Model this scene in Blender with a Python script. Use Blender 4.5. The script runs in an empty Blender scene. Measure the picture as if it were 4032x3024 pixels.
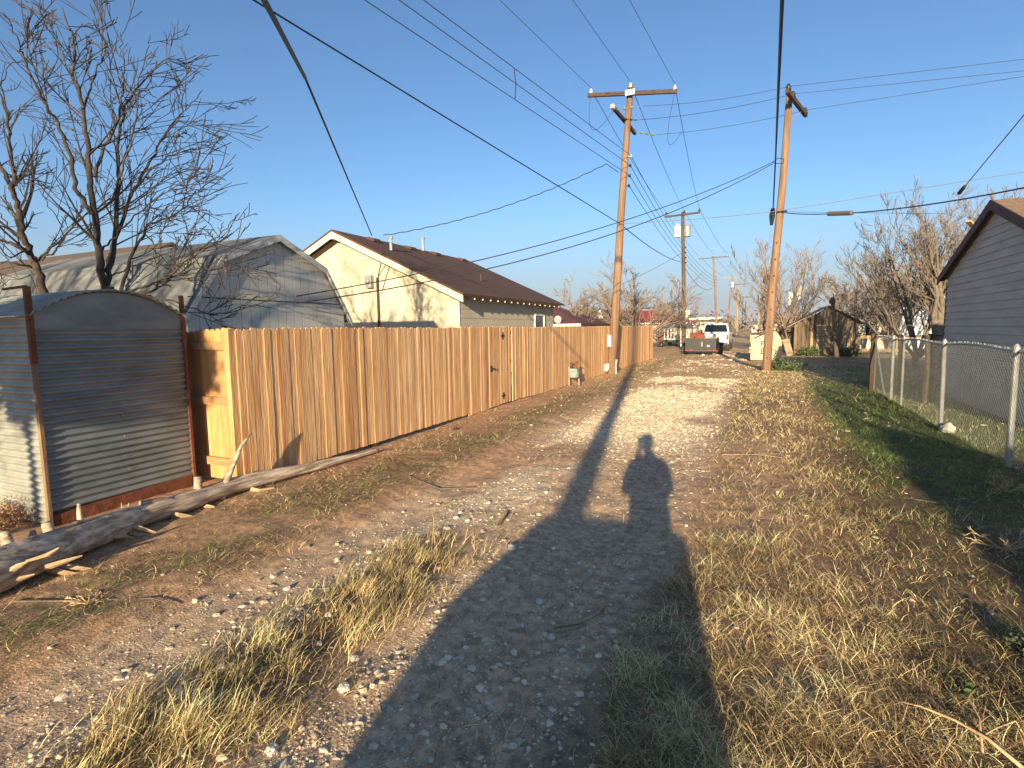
import bpy, math, random
import numpy as np
from mathutils import Vector, Matrix, noise as mnoise
sc = bpy.context.scene
rnd = random.Random(7)
# ------------------------------------------------------------------ camera
# world: +Y runs down the alley, +X to its right, z = 0 the ground
FPX = 2120.0
def nrm(v):
    v = np.array(v, float); return v / np.linalg.norm(v)
_a = nrm((968, 229, -FPX)); _h = nrm((0, 216, -FPX))
_u = nrm(np.cross(_a, _h)); _u = _u if _u[1] > 0 else -_u
_r = nrm(np.cross(_a, _u))
RW = np.array([_r, _a, _u])              # camera axes -> world
EYE = 1.75
CAM = np.array([0, 0, EYE])
cd = bpy.data.cameras.new('camera'); co = bpy.data.objects.new('camera', cd)
sc.collection.objects.link(co)
cd.sensor_width = 36; cd.lens = 36 * FPX / 4032; cd.clip_start = 0.02; cd.clip_end = 6000
M4 = Matrix([list(RW[0]) + [0], list(RW[1]) + [0], list(RW[2]) + [EYE], [0, 0, 0, 1]])
co.matrix_world = M4
sc.camera = co
# ------------------------------------------------------------------ light
SUN_EL, SUN_AZ = 11.4, 169.4             # azimuth clockwise from +Y
w = bpy.data.worlds.new('World'); sc.world = w; w.use_nodes = True
nt = w.node_tree; bg = nt.nodes['Background']
sky = nt.nodes.new('ShaderNodeTexSky'); sky.sky_type = 'NISHITA'; sky.sun_disc = False
sky.sun_elevation = math.radians(SUN_EL); sky.sun_rotation = math.radians(SUN_AZ)
sky.altitude = 0; sky.air_density = 1.0; sky.dust_density = 0.35; sky.ozone_density = 3.0
bg.inputs[1].default_value = 0.08
# faint cirrus
tc = nt.nodes.new('ShaderNodeTexCoord'); mp = nt.nodes.new('ShaderNodeMapping')
mp.inputs['Scale'].default_value = (1.2, 3.0, 7.0); mp.inputs['Rotation'].default_value = (0.3, 0.2, 0.6)
nz = nt.nodes.new('ShaderNodeTexNoise'); nz.inputs['Scale'].default_value = 2.2
nz.inputs['Detail'].default_value = 9; nz.inputs['Roughness'].default_value = 0.62
cr = nt.nodes.new('ShaderNodeValToRGB'); cr.color_ramp.elements[0].position = 0.42; cr.color_ramp.elements[1].position = 0.9
cr.color_ramp.elements[1].color = (0.7, 0.7, 0.7, 1)
mx = nt.nodes.new('ShaderNodeMix'); mx.data_type = 'RGBA'
nt.links.new(tc.outputs['Generated'], mp.inputs[0]); nt.links.new(mp.outputs[0], nz.inputs['Vector'])
sx = nt.nodes.new('ShaderNodeSeparateXYZ'); mr = nt.nodes.new('ShaderNodeMapRange'); mr.inputs[1].default_value = .22; mr.inputs[2].default_value = .6
mm = nt.nodes.new('ShaderNodeMath'); mm.operation = 'MULTIPLY'
nt.links.new(tc.outputs['Generated'], sx.inputs[0]); nt.links.new(sx.outputs[0], mr.inputs[0])
nt.links.new(nz.outputs[0], cr.inputs[0]); nt.links.new(cr.outputs[0], mm.inputs[0]); nt.links.new(mr.outputs[0], mm.inputs[1]); nt.links.new(mm.outputs[0], mx.inputs[0])
nt.links.new(sky.outputs[0], mx.inputs[6]); mx.inputs[7].default_value = (4.2, 4.6, 5.4, 1)
tn = nt.nodes.new('ShaderNodeMix'); tn.data_type = 'RGBA'; tn.blend_type = 'MULTIPLY'; tn.inputs[0].default_value = 1; tn.inputs[7].default_value = (0.86, 0.96, 1.06, 1)
hm = nt.nodes.new('ShaderNodeMapRange'); hm.interpolation_type = 'SMOOTHSTEP'; hm.inputs[1].default_value = -.02; hm.inputs[2].default_value = .24; hm.inputs[3].default_value = .92; hm.inputs[4].default_value = 0
hx_ = nt.nodes.new('ShaderNodeMix'); hx_.data_type = 'RGBA'; hx_.inputs[7].default_value = (2.1, 2.3, 2.85, 1)
nt.links.new(mx.outputs[2], tn.inputs[6]); nt.links.new(sx.outputs[2], hm.inputs[0]); nt.links.new(hm.outputs[0], hx_.inputs[0]); nt.links.new(tn.outputs[2], hx_.inputs[6])
nt.links.new(hx_.outputs[2], bg.inputs[0])
sd = bpy.data.lights.new('sun', 'SUN'); sd.energy = 5.0; sd.angle = math.radians(0.55); sd.color = (1.0, 0.80, 0.52)
so = bpy.data.objects.new('sun', sd); sc.collection.objects.link(so)
e_, z_ = math.radians(SUN_EL), math.radians(SUN_AZ)
SUNV = Vector((math.sin(z_) * math.cos(e_), math.cos(z_) * math.cos(e_), math.sin(e_)))
so.rotation_euler = SUNV.to_track_quat('Z', 'Y').to_euler(); so.location = (5, -20, 20)
sc.view_settings.view_transform = 'Standard'; sc.view_settings.look = 'None'
sc.view_settings.gamma = 1.0; sc.view_settings.exposure = 1.2
sc.cycles.max_bounces = 6; sc.cycles.transparent_max_bounces = 8
# ------------------------------------------------------------------ survey helpers (photo surveyed at 2212 px wide)
def ray(x, y):
    k = 4032 / 2212
    return RW @ np.array([x * k - 2016, -(y * k - 1512), -FPX]) / FPX
def atz(x, y, z=0.0):
    d = ray(x, y); return CAM + d * ((z - EYE) / d[2])
def atX(x, y, X):
    d = ray(x, y); return CAM + d * (X / d[0])
def atY(x, y, Y):
    d = ray(x, y); return CAM + d * (Y / d[1])
def atD(x, y, D):
    d = ray(x, y); return CAM + d * D
def vnoise(x, y, s=1.0, seed=0):
    """value noise on numpy arrays, 0..1"""
    x = np.asarray(x, float) / s + seed * 17.31; y = np.asarray(y, float) / s + seed * 9.77
    xi = np.floor(x); yi = np.floor(y); fx = x - xi; fy = y - yi
    fx = fx * fx * (3 - 2 * fx); fy = fy * fy * (3 - 2 * fy)
    def h(a, b):
        t = np.sin(a * 127.1 + b * 311.7 + seed * 3.1) * 43758.5453
        return t - np.floor(t)
    return (h(xi, yi) * (1 - fx) + h(xi + 1, yi) * fx) * (1 - fy) + (h(xi, yi + 1) * (1 - fx) + h(xi + 1, yi + 1) * fx) * fy
def fnoise(x, y, s=1.0, seed=0, oc=3):
    t = 0; a = 1; n = 0
    for k in range(oc):
        t = t + a * vnoise(x, y, s / 2 ** k, seed + k); n += a; a *= 0.5
    return t / n
def bump(v, c, wd):
    return np.exp(-((v - c) / wd) ** 2)
def sstep(v, a, b):
    t = np.clip((v - a) / (b - a), 0, 1); return t * t * (3 - 2 * t)
def gheight(x, y):
    x = np.asarray(x, float); y = np.asarray(y, float)
    wob = 0.18 * (vnoise(y, y * 0, 4.0, 3) - 0.5)
    near = np.exp(-np.abs(y) / 60) * np.exp(-np.abs(x) / 40)
    z = 0.05 * (fnoise(x, y, 1.6, 1) - 0.5) + 0.034 * (fnoise(x, y, 0.3, 5) - 0.5) + 0.012 * (vnoise(x, y, .11, 6) - .5)
    z = z - 0.055 * bump(x - wob, -3.1, 0.33) + 0.06 * bump(x - wob, -3.72, 0.2) * (0.4 + 0.8 * vnoise(x, y, 0.9, 8))
    z = z - 0.05 * bump(x - wob, -1.15, 0.42) + 0.03 * bump(x, -2.2, 0.4) + 0.04 * sstep(x, -0.6, 0.3)
    z = z - 0.05 * bump(x, -5.3, 0.35) * sstep(y, 3.9, 5.0) * (1 - sstep(y, 8.6, 10.0))
    z = z + 0.07 * bump(x, -5.0, 0.4) * bump(y, 12.2, 0.9) 
    return z * near
def gz(x, y): return float(gheight(np.array([x]), np.array([y]))[0])
# ------------------------------------------------------------------ materials
MATS = {}
def mat(name, c1, c2=None, scale=4.0, rough=0.8, stretch=(1, 1, 1), bump=0.0, bscale=None, metal=0.0, attr=None,
        lo=0.35, hi=0.65, c3=None, s3=1.0, lo3=.55, hi3=.7, detail=6, trans=0.0, spec=0.4, coat=0.0, bdist=0.02):
    m = bpy.data.materials.new(name); m.use_nodes = True; n = m.node_tree; L = n.links
    b = n.nodes['Principled BSDF']; b.inputs['Roughness'].default_value = rough; b.inputs['Metallic'].default_value = metal
    b.inputs['Specular IOR Level'].default_value = spec; b.inputs['Coat Weight'].default_value = coat
    t = n.nodes.new('ShaderNodeTexCoord'); mp = n.nodes.new('ShaderNodeMapping'); mp.inputs['Scale'].default_value = stretch
    L.new(t.outputs['Object'], mp.inputs[0])
    def noise_fac(sc_, lo_, hi_, off=0):
        nz = n.nodes.new('ShaderNodeTexNoise'); nz.inputs['Scale'].default_value = sc_; nz.inputs['Detail'].default_value = detail
        nz.inputs['Roughness'].default_value = 0.6
        if off:
            m2 = n.nodes.new('ShaderNodeMapping'); m2.inputs['Location'].default_value = (off, off * 2, off * 3); L.new(mp.outputs[0], m2.inputs[0]); L.new(m2.outputs[0], nz.inputs['Vector'])
        else: L.new(mp.outputs[0], nz.inputs['Vector'])
        r = n.nodes.new('ShaderNodeMapRange'); r.inputs[1].default_value = lo_; r.inputs[2].default_value = hi_
        L.new(nz.outputs[0], r.inputs[0]); return nz, r
    def mix(fac, a, bb, mode='MIX'):
        x = n.nodes.new('ShaderNodeMix'); x.data_type = 'RGBA'; x.blend_type = mode
        for sock, v in ((0, fac), (6, a), (7, bb)):
            if isinstance(v, (int, float)): x.inputs[sock].default_value = v
            elif isinstance(v, tuple): x.inputs[sock].default_value = v + (1,) if len(v) == 3 else v
            else: L.new(v, x.inputs[sock])
        return x.outputs[2]
    out = None
    if c2 is not None:
        nz, r = noise_fac(scale, lo, hi); out = mix(r.outputs[0], c1, c2)
    if c3 is not None:
        nz3, r3 = noise_fac(s3, lo3, hi3, 3.7); out = mix(r3.outputs[0], out if out is not None else c1, c3)
    if attr:
        a = n.nodes.new('ShaderNodeAttribute'); a.attribute_name = attr
        out = mix(1.0, a.outputs[0], out if out is not None else c1, 'MULTIPLY')
    if out is None: b.inputs['Base Color'].default_value = tuple(c1) + (1,)
    else: L.new(out, b.inputs['Base Color'])
    if bump:
        nb = n.nodes.new('ShaderNodeTexNoise'); nb.inputs['Scale'].default_value = bscale or scale * 3; nb.inputs['Detail'].default_value = 5
        L.new(mp.outputs[0], nb.inputs['Vector']); bp = n.nodes.new('ShaderNodeBump'); bp.inputs['Strength'].default_value = bump
        bp.inputs['Distance'].default_value = bdist; L.new(nb.outputs[0], bp.inputs['Height']); L.new(bp.outputs[0], b.inputs['Normal'])
    if trans:
        tr = n.nodes.new('ShaderNodeBsdfTranslucent'); ms = n.nodes.new('ShaderNodeMixShader'); ms.inputs[0].default_value = trans
        if out is not None: L.new(out, tr.inputs[0])
        o = n.nodes['Material Output']; L.new(b.outputs[0], ms.inputs[1]); L.new(tr.outputs[0], ms.inputs[2]); L.new(ms.outputs[0], o.inputs[0])
    MATS[name] = m
    return m
cedar = mat('cedar_picket', (1, 1, 1), (0.74, 0.64, 0.54), scale=9, stretch=(1.5, 1.5, 0.16), rough=0.75, bump=0.35, bscale=30, attr='Col',
            c3=(0.50, 0.33, 0.20), s3=13, lo3=0.68, hi3=0.74, spec=.25)
cedar_rail = mat('cedar_rail', (0.42, 0.24, 0.11), (0.30, 0.16, 0.07), scale=9, stretch=(0.3, 1, 1), rough=0.75, bump=0.3)
galv = mat('galvanised_sheet', (0.25, 0.255, 0.225), (0.40, 0.405, 0.35), scale=3.0, rough=0.62, metal=0.35, bump=0.05, c3=(0.40, 0.41, 0.37), s3=6, lo3=.6, hi3=.75)
galv_dark = mat('dark_sheet', (0.135, 0.16, 0.165), (0.22, 0.25, 0.255), scale=3.0, rough=0.55, metal=0.4, stretch=(1, .6, 1.5), bump=0.05,
                c3=(0.25, 0.255, 0.235), s3=5, lo3=.62, hi3=.72)  # darker, bluer tone than the other sheet, for the front wall
rust = mat('rusted_iron', (0.20, 0.065, 0.028), (0.10, 0.035, 0.02), scale=12, rough=0.9, bump=0.3)
old_lumber = mat('old_lumber', (0.26, 0.17, 0.09), (0.14, 0.085, 0.05), scale=8, stretch=(1, 1, 0.2), rough=0.9, bump=0.4)
drift = mat('weathered_log', (0.62, 0.50, 0.38), (0.27, 0.195, 0.135), scale=26, stretch=(1, .09, 1), rough=0.9, bump=1.0, bscale=30, c3=(0.24, 0.165, 0.11), s3=2.5, lo=.40, hi=.6)
fresh_split = mat('split_wood', (0.52, 0.38, 0.22), (0.34, 0.22, 0.12), scale=10, stretch=(1, .3, 1), rough=0.85, bump=0.5)
yellow_board = mat('cream_siding', (0.58, 0.51, 0.37), (0.49, 0.43, 0.31), scale=1.3, rough=0.85, c3=(0.40, 0.29, 0.17), s3=1.6, lo3=.60, hi3=.74, bump=0.1)
cream_trim = mat('cream_trim', (0.74, 0.68, 0.48), (0.64, 0.57, 0.38), scale=2, rough=0.7)
brown_roof = mat('brown_shingle', (0.105, 0.05, 0.034), (0.065, 0.032, 0.022), scale=22, rough=0.95, bump=0.5, bscale=60, c3=(0.11, 0.055, 0.04), s3=40, lo3=.55, hi3=.65)
grey_shingle = mat('grey_shingle', (0.16, 0.168, 0.165), (0.105, 0.112, 0.115), scale=9, rough=0.95, bump=0.5, bscale=50, stretch=(.4, 1, 1), c3=(0.22, 0.225, 0.215), s3=3)
barn_wall = mat('grey_barn_panel', (0.62, 0.60, 0.53), (0.52, 0.50, 0.44), scale=2, rough=0.8)
white_trim = mat('white_trim', (0.66, 0.65, 0.6), (0.5, 0.49, 0.45), scale=6, rough=0.7, c3=(.25, .24, .2), s3=8, lo3=.6, hi3=.7)
grey_siding = mat('dark_grey_siding', (0.47, 0.475, 0.43), (0.37, 0.375, 0.34), scale=4, rough=0.75, bump=0.15, stretch=(1, .3, 1))
maroon = mat('maroon_trim', (0.075, 0.028, 0.025), (0.045, 0.018, 0.016), scale=8, rough=0.7)
tan_shingle = mat('tan_shingle', (0.28, 0.19, 0.12), (0.16, 0.10, 0.065), scale=20, rough=0.9, bump=0.6)
pole_wood = mat('pole_wood', (0.28, 0.17, 0.098), (0.14, 0.082, 0.048), scale=5, stretch=(1.5, 1.5, 0.12), rough=0.85, bump=0.5, bscale=20, c3=(0.15, .09, .055), s3=9, lo3=.62, hi3=.7)
pole_dark = mat('dark_pole_wood', (0.12, 0.085, 0.055), (0.07, 0.048, 0.032), scale=5, stretch=(1.5, 1.5, 0.12), rough=0.9, bump=0.4)
arm_wood = mat('crossarm_wood', (0.085, 0.055, 0.038), (0.05, 0.032, 0.024), scale=9, rough=0.85, bump=.3)
pale_wood = mat('pale_pole_wood', (0.34, 0.27, 0.18), (0.22, 0.17, 0.11), scale=5, stretch=(1.5, 1.5, 0.12), rough=0.9)
wire_m = mat('wire', (0.035, 0.037, 0.04), rough=0.6)
wire_grey = mat('grey_strand', (0.22, 0.22, 0.21), rough=0.5, metal=.4)
wire_black = mat('black_cable', (0.008, 0.008, 0.009), rough=0.6)
ceramic = mat('white_porcelain', (0.36, 0.42, 0.48), rough=0.25)
ceramic_d = mat('dark_porcelain', (0.03, 0.03, 0.035), rough=0.25)
poly_ins = mat('green_insulator', (0.14, 0.2, 0.18), rough=0.4)
white_paint = mat('white_paint', (0.78, 0.78, 0.76), (0.7, 0.7, 0.67), scale=2, rough=0.45)
steel = mat('galvanised_steel', (0.42, 0.42, 0.39), (0.27, 0.28, 0.26), scale=14, rough=0.5, metal=0.5, stretch=(1, 1, .3))
black_metal = mat('black_metal', (0.015, 0.015, 0.016), rough=0.45)
black_paint = mat('black_trailer_paint', (0.010, 0.010, 0.011), (0.006, 0.006, 0.006), scale=4, rough=0.5)
rubber = mat('rubber', (0.03, 0.028, 0.026), (0.06, 0.05, 0.04), scale=8, rough=0.9)
glass_d = mat('dark_glass', (0.008, 0.009, 0.011), rough=0.08, spec=.8)
glass_w = mat('window_glass', (0.12, 0.15, 0.16), (0.05, 0.06, .06), scale=5, rough=0.12, spec=.7)
red_lamp = mat('red_lens', (0.45, 0.015, 0.012), rough=0.25)
tan_paint = mat('tan_dumpster_paint', (0.62, 0.49, 0.30), (0.52, 0.40, 0.24), scale=3, rough=0.7, c3=(.28, .17, .09), s3=6, lo3=.68, hi3=.76)
shack_wood = mat('weathered_plank', (0.42, 0.31, 0.19), (0.22, 0.155, 0.095), scale=2.4, stretch=(2.5, 2.5, 0.5), rough=0.95, bump=0.5, attr='Col', c3=(0.08, .055, .035), s3=2.0, lo3=.58, hi3=.72)
bark_d = mat('dark_bark', (0.04, 0.031, 0.025), (0.075, 0.06, 0.046), scale=14, rough=0.95, bump=0.6)
bark_t = mat('tan_bark', (0.20, 0.165, 0.13), (0.11, 0.09, 0.07), scale=8, rough=0.95, bump=0.4)
bark_g = mat('grey_brown_bark', (0.25, 0.19, 0.14), (0.16, 0.12, 0.09), scale=8, rough=0.95)
grass_m = mat('grass_blade', (1, 1, 1), rough=0.7, attr='Col', trans=0.3, spec=.2)
stone_m = mat('caliche_stone', (0.78, 0.68, 0.54), (0.56, 0.46, 0.34), scale=9, rough=0.9, attr='Col', bump=.3)
stone_big = mat('pale_rock', (0.66, 0.60, 0.52), (0.45, 0.39, 0.32), scale=14, rough=0.9, bump=.5)
# ------------------------------------------------------------------ mesh builder
def tagp(o, label=None, cat=None, group=None, kind=None):
    if label: o['label'] = label
    if cat: o['category'] = cat
    if group: o['group'] = group
    if kind: o['kind'] = kind
    return o
ROOT = {}
def empty(name, loc, label, cat, group=None):
    o = bpy.data.objects.new(name, None); sc.collection.objects.link(o); o.location = tuple(loc); o.empty_display_size = .2
    ROOT[o.name] = Vector(tuple(loc)); tagp(o, label, cat, group); return o
class MB:
    def __init__(s): s.v = []; s.f = []; s.c = []; s.col = (1, 1, 1)
    def add(s, vs, fs):
        k = len(s.v); s.v += [tuple(p) for p in vs]; s.f += [tuple(i + k for i in f) for f in fs]; s.c += [s.col] * len(vs); return s
    def hexa(s, p):   # 4 bottom (ccw from above), 4 top
        return s.add(p, [(3, 2, 1, 0), (4, 5, 6, 7), (0, 1, 5, 4), (1, 2, 6, 5), (2, 3, 7, 6), (3, 0, 4, 7)])
    def box(s, x0, x1, y0, y1, z0, z1):
        return s.hexa([(x0, y0, z0), (x1, y0, z0), (x1, y1, z0), (x0, y1, z0), (x0, y0, z1), (x1, y0, z1), (x1, y1, z1), (x0, y1, z1)])
    def bar(s, a, b, w, h, up=(0, 0, 1)):
        a = Vector(a); b = Vector(b); d = (b - a).normalized(); up = Vector(up)
        if abs(d.dot(up)) > .98: up = Vector((0, 1, 0))
        sd_ = d.cross(up).normalized() * w / 2; u = sd_.cross(d).normalized() * h / 2
        return s.hexa([a - sd_ - u, a + sd_ - u, b + sd_ - u, b - sd_ - u, a - sd_ + u, a + sd_ + u, b + sd_ + u, b - sd_ + u])
    def tube(s, pts, r, n=6, cap=True):
        pts = [Vector(tuple(p)) for p in pts]; m = len(pts)
        if not hasattr(r, '__len__'): r = [r] * m
        vs = []; up = None
        for i, p in enumerate(pts):
            d = (pts[min(i + 1, m - 1)] - pts[max(i - 1, 0)])
            if d.length < 1e-9: d = Vector((0, 0, 1))
            d.normalize()
            if up is None:
                up = Vector((0, 0, 1)) if abs(d.z) < .9 else Vector((1, 0, 0))
            x = d.cross(up)
            if x.length < 1e-4: x = d.cross(Vector((1, 0.3, 0)))
            x.normalize(); y = x.cross(d).normalized(); up = y
            for k in range(n):
                t = 2 * math.pi * k / n; vs.append(p + x * (r[i] * math.cos(t)) + y * (r[i] * math.sin(t)))
        fs = []
        for i in range(m - 1):
            for k in range(n):
                k2 = (k + 1) % n; fs.append((i * n + k, i * n + k2, (i + 1) * n + k2, (i + 1) * n + k))
        if cap: fs.append(tuple(range(n - 1, -1, -1))); fs.append(tuple((m - 1) * n + k for k in range(n)))
        return s.add(vs, fs)
    def lathe(s, c, prof, n=16, axis='z'):
        vs = []; fs = []; m = len(prof); c = Vector(tuple(c))
        for r, h in prof:
            for k in range(n):
                t = 2 * math.pi * k / n; a, b = r * math.cos(t), r * math.sin(t)
                vs.append(c + (Vector((a, b, h)) if axis == 'z' else Vector((h, a, b)) if axis == 'x' else Vector((a, h, b))))
        for i in range(m - 1):
            for k in range(n):
                k2 = (k + 1) % n; fs.append((i * n + k, i * n + k2, (i + 1) * n + k2, (i + 1) * n + k))
        fs.append(tuple(range(n - 1, -1, -1))); fs.append(tuple((m - 1) * n + k for k in range(n)))
        return s.add(vs, fs)
    def prism(s, poly, d):   # poly: list of 3d points, extruded by vector d
        n = len(poly); p = [Vector(tuple(q)) for q in poly]; d = Vector(d)
        return s.add(p + [q + d for q in p], [tuple(range(n - 1, -1, -1)), tuple(range(n, 2 * n))] + [(i, (i + 1) % n, n + (i + 1) % n, n + i) for i in range(n)])
    def build(s, name, m, parent=None, smooth=False, kind=None, bevel=0):
        off = Vector((0, 0, 0))
        if parent is not None:
            r = parent
            while r.parent: r = r.parent
            off = ROOT[r.name]
        me = bpy.data.meshes.new(name)
        me.from_pydata([(a - off.x, b - off.y, c - off.z) for a, b, c in s.v], [], s.f); me.materials.append(m)
        ca = me.color_attributes.new('Col', 'FLOAT_COLOR', 'POINT')
        ca.data.foreach_set('color', np.array([[*c, 1] for c in s.c], dtype=np.float32).ravel())
        import bmesh
        bm = bmesh.new(); bm.from_mesh(me); bmesh.ops.recalc_face_normals(bm, faces=bm.faces); bm.to_mesh(me); bm.free()
        if smooth: me.polygons.foreach_set('use_smooth', [True] * len(me.polygons))
        o = bpy.data.objects.new(name, me); sc.collection.objects.link(o)
        if parent is not None: o.parent = parent
        if bevel:
            b = o.modifiers.new('bevel', 'BEVEL'); b.width = bevel; b.segments = 2; b.limit_method = 'ANGLE'
        if kind: o['kind'] = kind
        return o
def npmesh(name, verts, quads, cols, m, tris=None):
    me = bpy.data.meshes.new(name); nv = len(verts); nq = len(quads) if quads is not None else 0; ntr = len(tris) if tris is not None else 0
    me.vertices.add(nv); me.vertices.foreach_set('co', verts.astype(np.float32).ravel())
    idx = []; 
    if nq: idx.append(quads.ravel())
    if ntr: idx.append(tris.ravel())
    idx = np.concatenate(idx).astype(np.int32); me.loops.add(len(idx)); me.loops.foreach_set('vertex_index', idx)
    st = np.concatenate([np.arange(nq) * 4, nq * 4 + np.arange(ntr) * 3]).astype(np.int32)
    me.polygons.add(nq + ntr); me.polygons.foreach_set('loop_start', st)
    me.polygons.foreach_set('use_smooth', np.ones(nq + ntr, dtype=bool))
    me.update(calc_edges=True); me.materials.append(m)
    if cols is not None:
        ca = me.color_attributes.new('Col', 'FLOAT_COLOR', 'POINT')
        ca.data.foreach_set('color', np.hstack([cols, np.ones((nv, 1))]).astype(np.float32).ravel())
    o = bpy.data.objects.new(name, me); sc.collection.objects.link(o); return o
# ------------------------------------------------------------------ ground
def axis(lo, hi, f0, f1, st, g=1.06, mx=60):
    a = list(np.arange(f0, f1, st)); d = st; x = a[-1]
    while x < hi: d = min(d * g, mx if abs(x) < 400 else 500); x += d; a.append(x)
    d = st; x = f0; b = []
    while x > lo: d = min(d * g, mx if abs(x) < 400 else 500); x -= d; b.append(x)
    return np.array(b[::-1] + a)
gx = axis(-3000, 3000, -6.2, 3.2, 0.05); gy = axis(-300, 4000, 0.8, 9.5, 0.05, 1.02)
GX, GY = np.meshgrid(gx, gy)
def m_gravel(x, y):
    n1 = fnoise(x, y, 1.1, 11); n2 = fnoise(x, y, 0.4, 12)
    wob = 0.25 * (fnoise(x, y, 2.0, 13) - .5)
    X = x - wob
    band = lambda a, b, s=.18: sstep(X, a - s, a + s) * (1 - sstep(X, b - s, b + s))
    yb = lambda a, b, s: sstep(y, a - s, a + s) * (1 - sstep(y, b - s, b + s))
    g = 0.38 * band(-3.35, -2.6) * yb(-3, 5.2, .8) + 0.8 * band(-2.75, -2.55, .08) * yb(-2, 4.2, .5)
    g = np.maximum(g, 0.95 * band(-2.8, -1.95, .2) * yb(3.6, 6.6, .8) * sstep(n1, .3, .55))
    g = np.maximum(g, 0.55 * band(-2.0, -0.6, .2) * yb(-5, 9, 1.5))
    g = np.maximum(g, 1.0 * band(-3.0, -0.75, .3) * yb(7.6, 15.5, 1.6) * sstep(n1, .2, .42))
    g = np.maximum(g, 0.75 * band(-3.4, -0.5, .5) * yb(15, 120, 3) * sstep(n1, .42, .62))
    return np.clip(g * (0.55 + 0.9 * n2), 0, 1)
def m_grass(x, y):
    n1 = fnoise(x, y, 0.9, 21); n2 = fnoise(x, y, 0.35, 22)
    tall = sstep(x, -2.72, -2.5) * (1 - sstep(x, -2.15, -1.85)) * (1 - sstep(y, 3.3, 3.9))
    ed = .38 * (1 - sstep(y, 2.0, 4.2)); right = sstep(x + ed + .25 * (n1 - .5), -0.62, -0.25)
    right = right * (1 - .68 * (1 - sstep(x, .15, .6)) * sstep(y, 4.3, 5.0) * (1 - sstep(y, 8.0, 10)))
    mid = sstep(x, -2.9, -2.6) * (1 - sstep(x, -1.9, -1.6)) * 0.35 * sstep(n1, .45, .6) * (1 - sstep(y, 7, 8))
    left = sstep(x, -4.85, -4.4) * (1 - sstep(x, -3.6, -3.3)) * 0.8 * sstep(n1, .3, .55) + 0.18 * (x < -4.2)
    far = (0.25 + .3 * sstep(n1, .5, .65)) * sstep(y, 15, 19)
    return tall, right, mid, left, far
def gcolor(x, y):
    g = m_gravel(x, y)[..., None]; tall, right, mid, left, far = m_grass(x, y)
    n1 = fnoise(x, y, 1.4, 31)[..., None]; n2 = fnoise(x, y, .5, 33)[..., None]
    dirt = np.array([0.45, 0.27, 0.155]) * (0.75 + .5 * n1); dirt2 = np.array([0.48, 0.34, 0.21])
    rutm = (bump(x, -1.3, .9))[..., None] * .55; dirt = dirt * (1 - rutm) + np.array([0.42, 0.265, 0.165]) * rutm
    cal = np.array([0.72, 0.60, 0.42]); th = np.array([0.15, 0.10, 0.055]); gr = np.array([0.09, 0.12, 0.035])
    c = dirt * (1 - n2 * .4) + dirt2 * n2 * .4
    hot = (bump(x, -1.9, 1.2) * sstep(y, 7, 9) * (1 - sstep(y, 15, 20)))[..., None]
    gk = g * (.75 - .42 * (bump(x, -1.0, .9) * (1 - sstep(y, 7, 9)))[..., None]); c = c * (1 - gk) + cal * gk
    c = c * (1 - hot * .8) + np.array([0.82, 0.67, 0.43]) * hot * .8 * (.8 + .35 * n1)
    gm = np.clip(tall + right * (.35 + .5 * fnoise(x, y, .8, 41)) + mid + left * .6 + far * .4, 0, 1)[..., None]
    c = c * (1 - gm * .85) + (th * (1 - n2 * .3)) * gm * .85
    green = (sstep(x, 0.9, 1.6) * sstep(y, 5.0, 8.5) * (1 - sstep(y, 17, 22)) * (1 - .6 * sstep(x, 6, 9)))[..., None]
    c = c * (1 - green * .85) + gr * green * .85
    mid_ = (sstep(y, 14, 19) * (1 - sstep(np.abs(x + 2), 3.2, 6)))[..., None] * .5
    c = c * (1 - mid_) + np.array([0.66, 0.45, 0.23]) * (.7 + .6 * n2) * mid_
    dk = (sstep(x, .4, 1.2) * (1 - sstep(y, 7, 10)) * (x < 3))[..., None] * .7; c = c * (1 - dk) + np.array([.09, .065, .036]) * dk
    fary = sstep(np.hypot(x, y), 25, 60)[..., None]
    side = (sstep(x, 1.5, 3) + (1 - sstep(x, -7, -5.8)))[..., None].clip(0, 1)
    fc = np.array([0.55, 0.40, 0.20]) * (.7 + .6 * n1)
    c = c * (1 - fary * (.25 + .6 * side)) + fc * fary * (.25 + .6 * side)
    return c
GZ = gheight(GX, GY)
verts = np.stack([GX, GY, GZ], -1).reshape(-1, 3)
ny, nx = GX.shape
ii = np.arange(ny - 1)[:, None] * nx + np.arange(nx - 1)[None, :]
quads = np.stack([ii, ii + 1, ii + 1 + nx, ii + nx], -1).reshape(-1, 4)
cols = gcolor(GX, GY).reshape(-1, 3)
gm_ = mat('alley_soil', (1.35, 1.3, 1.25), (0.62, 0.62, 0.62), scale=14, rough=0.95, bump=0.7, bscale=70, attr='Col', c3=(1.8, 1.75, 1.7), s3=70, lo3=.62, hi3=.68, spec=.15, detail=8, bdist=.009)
ground = npmesh('ground', verts, quads, cols, gm_); ground['kind'] = 'structure'
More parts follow.
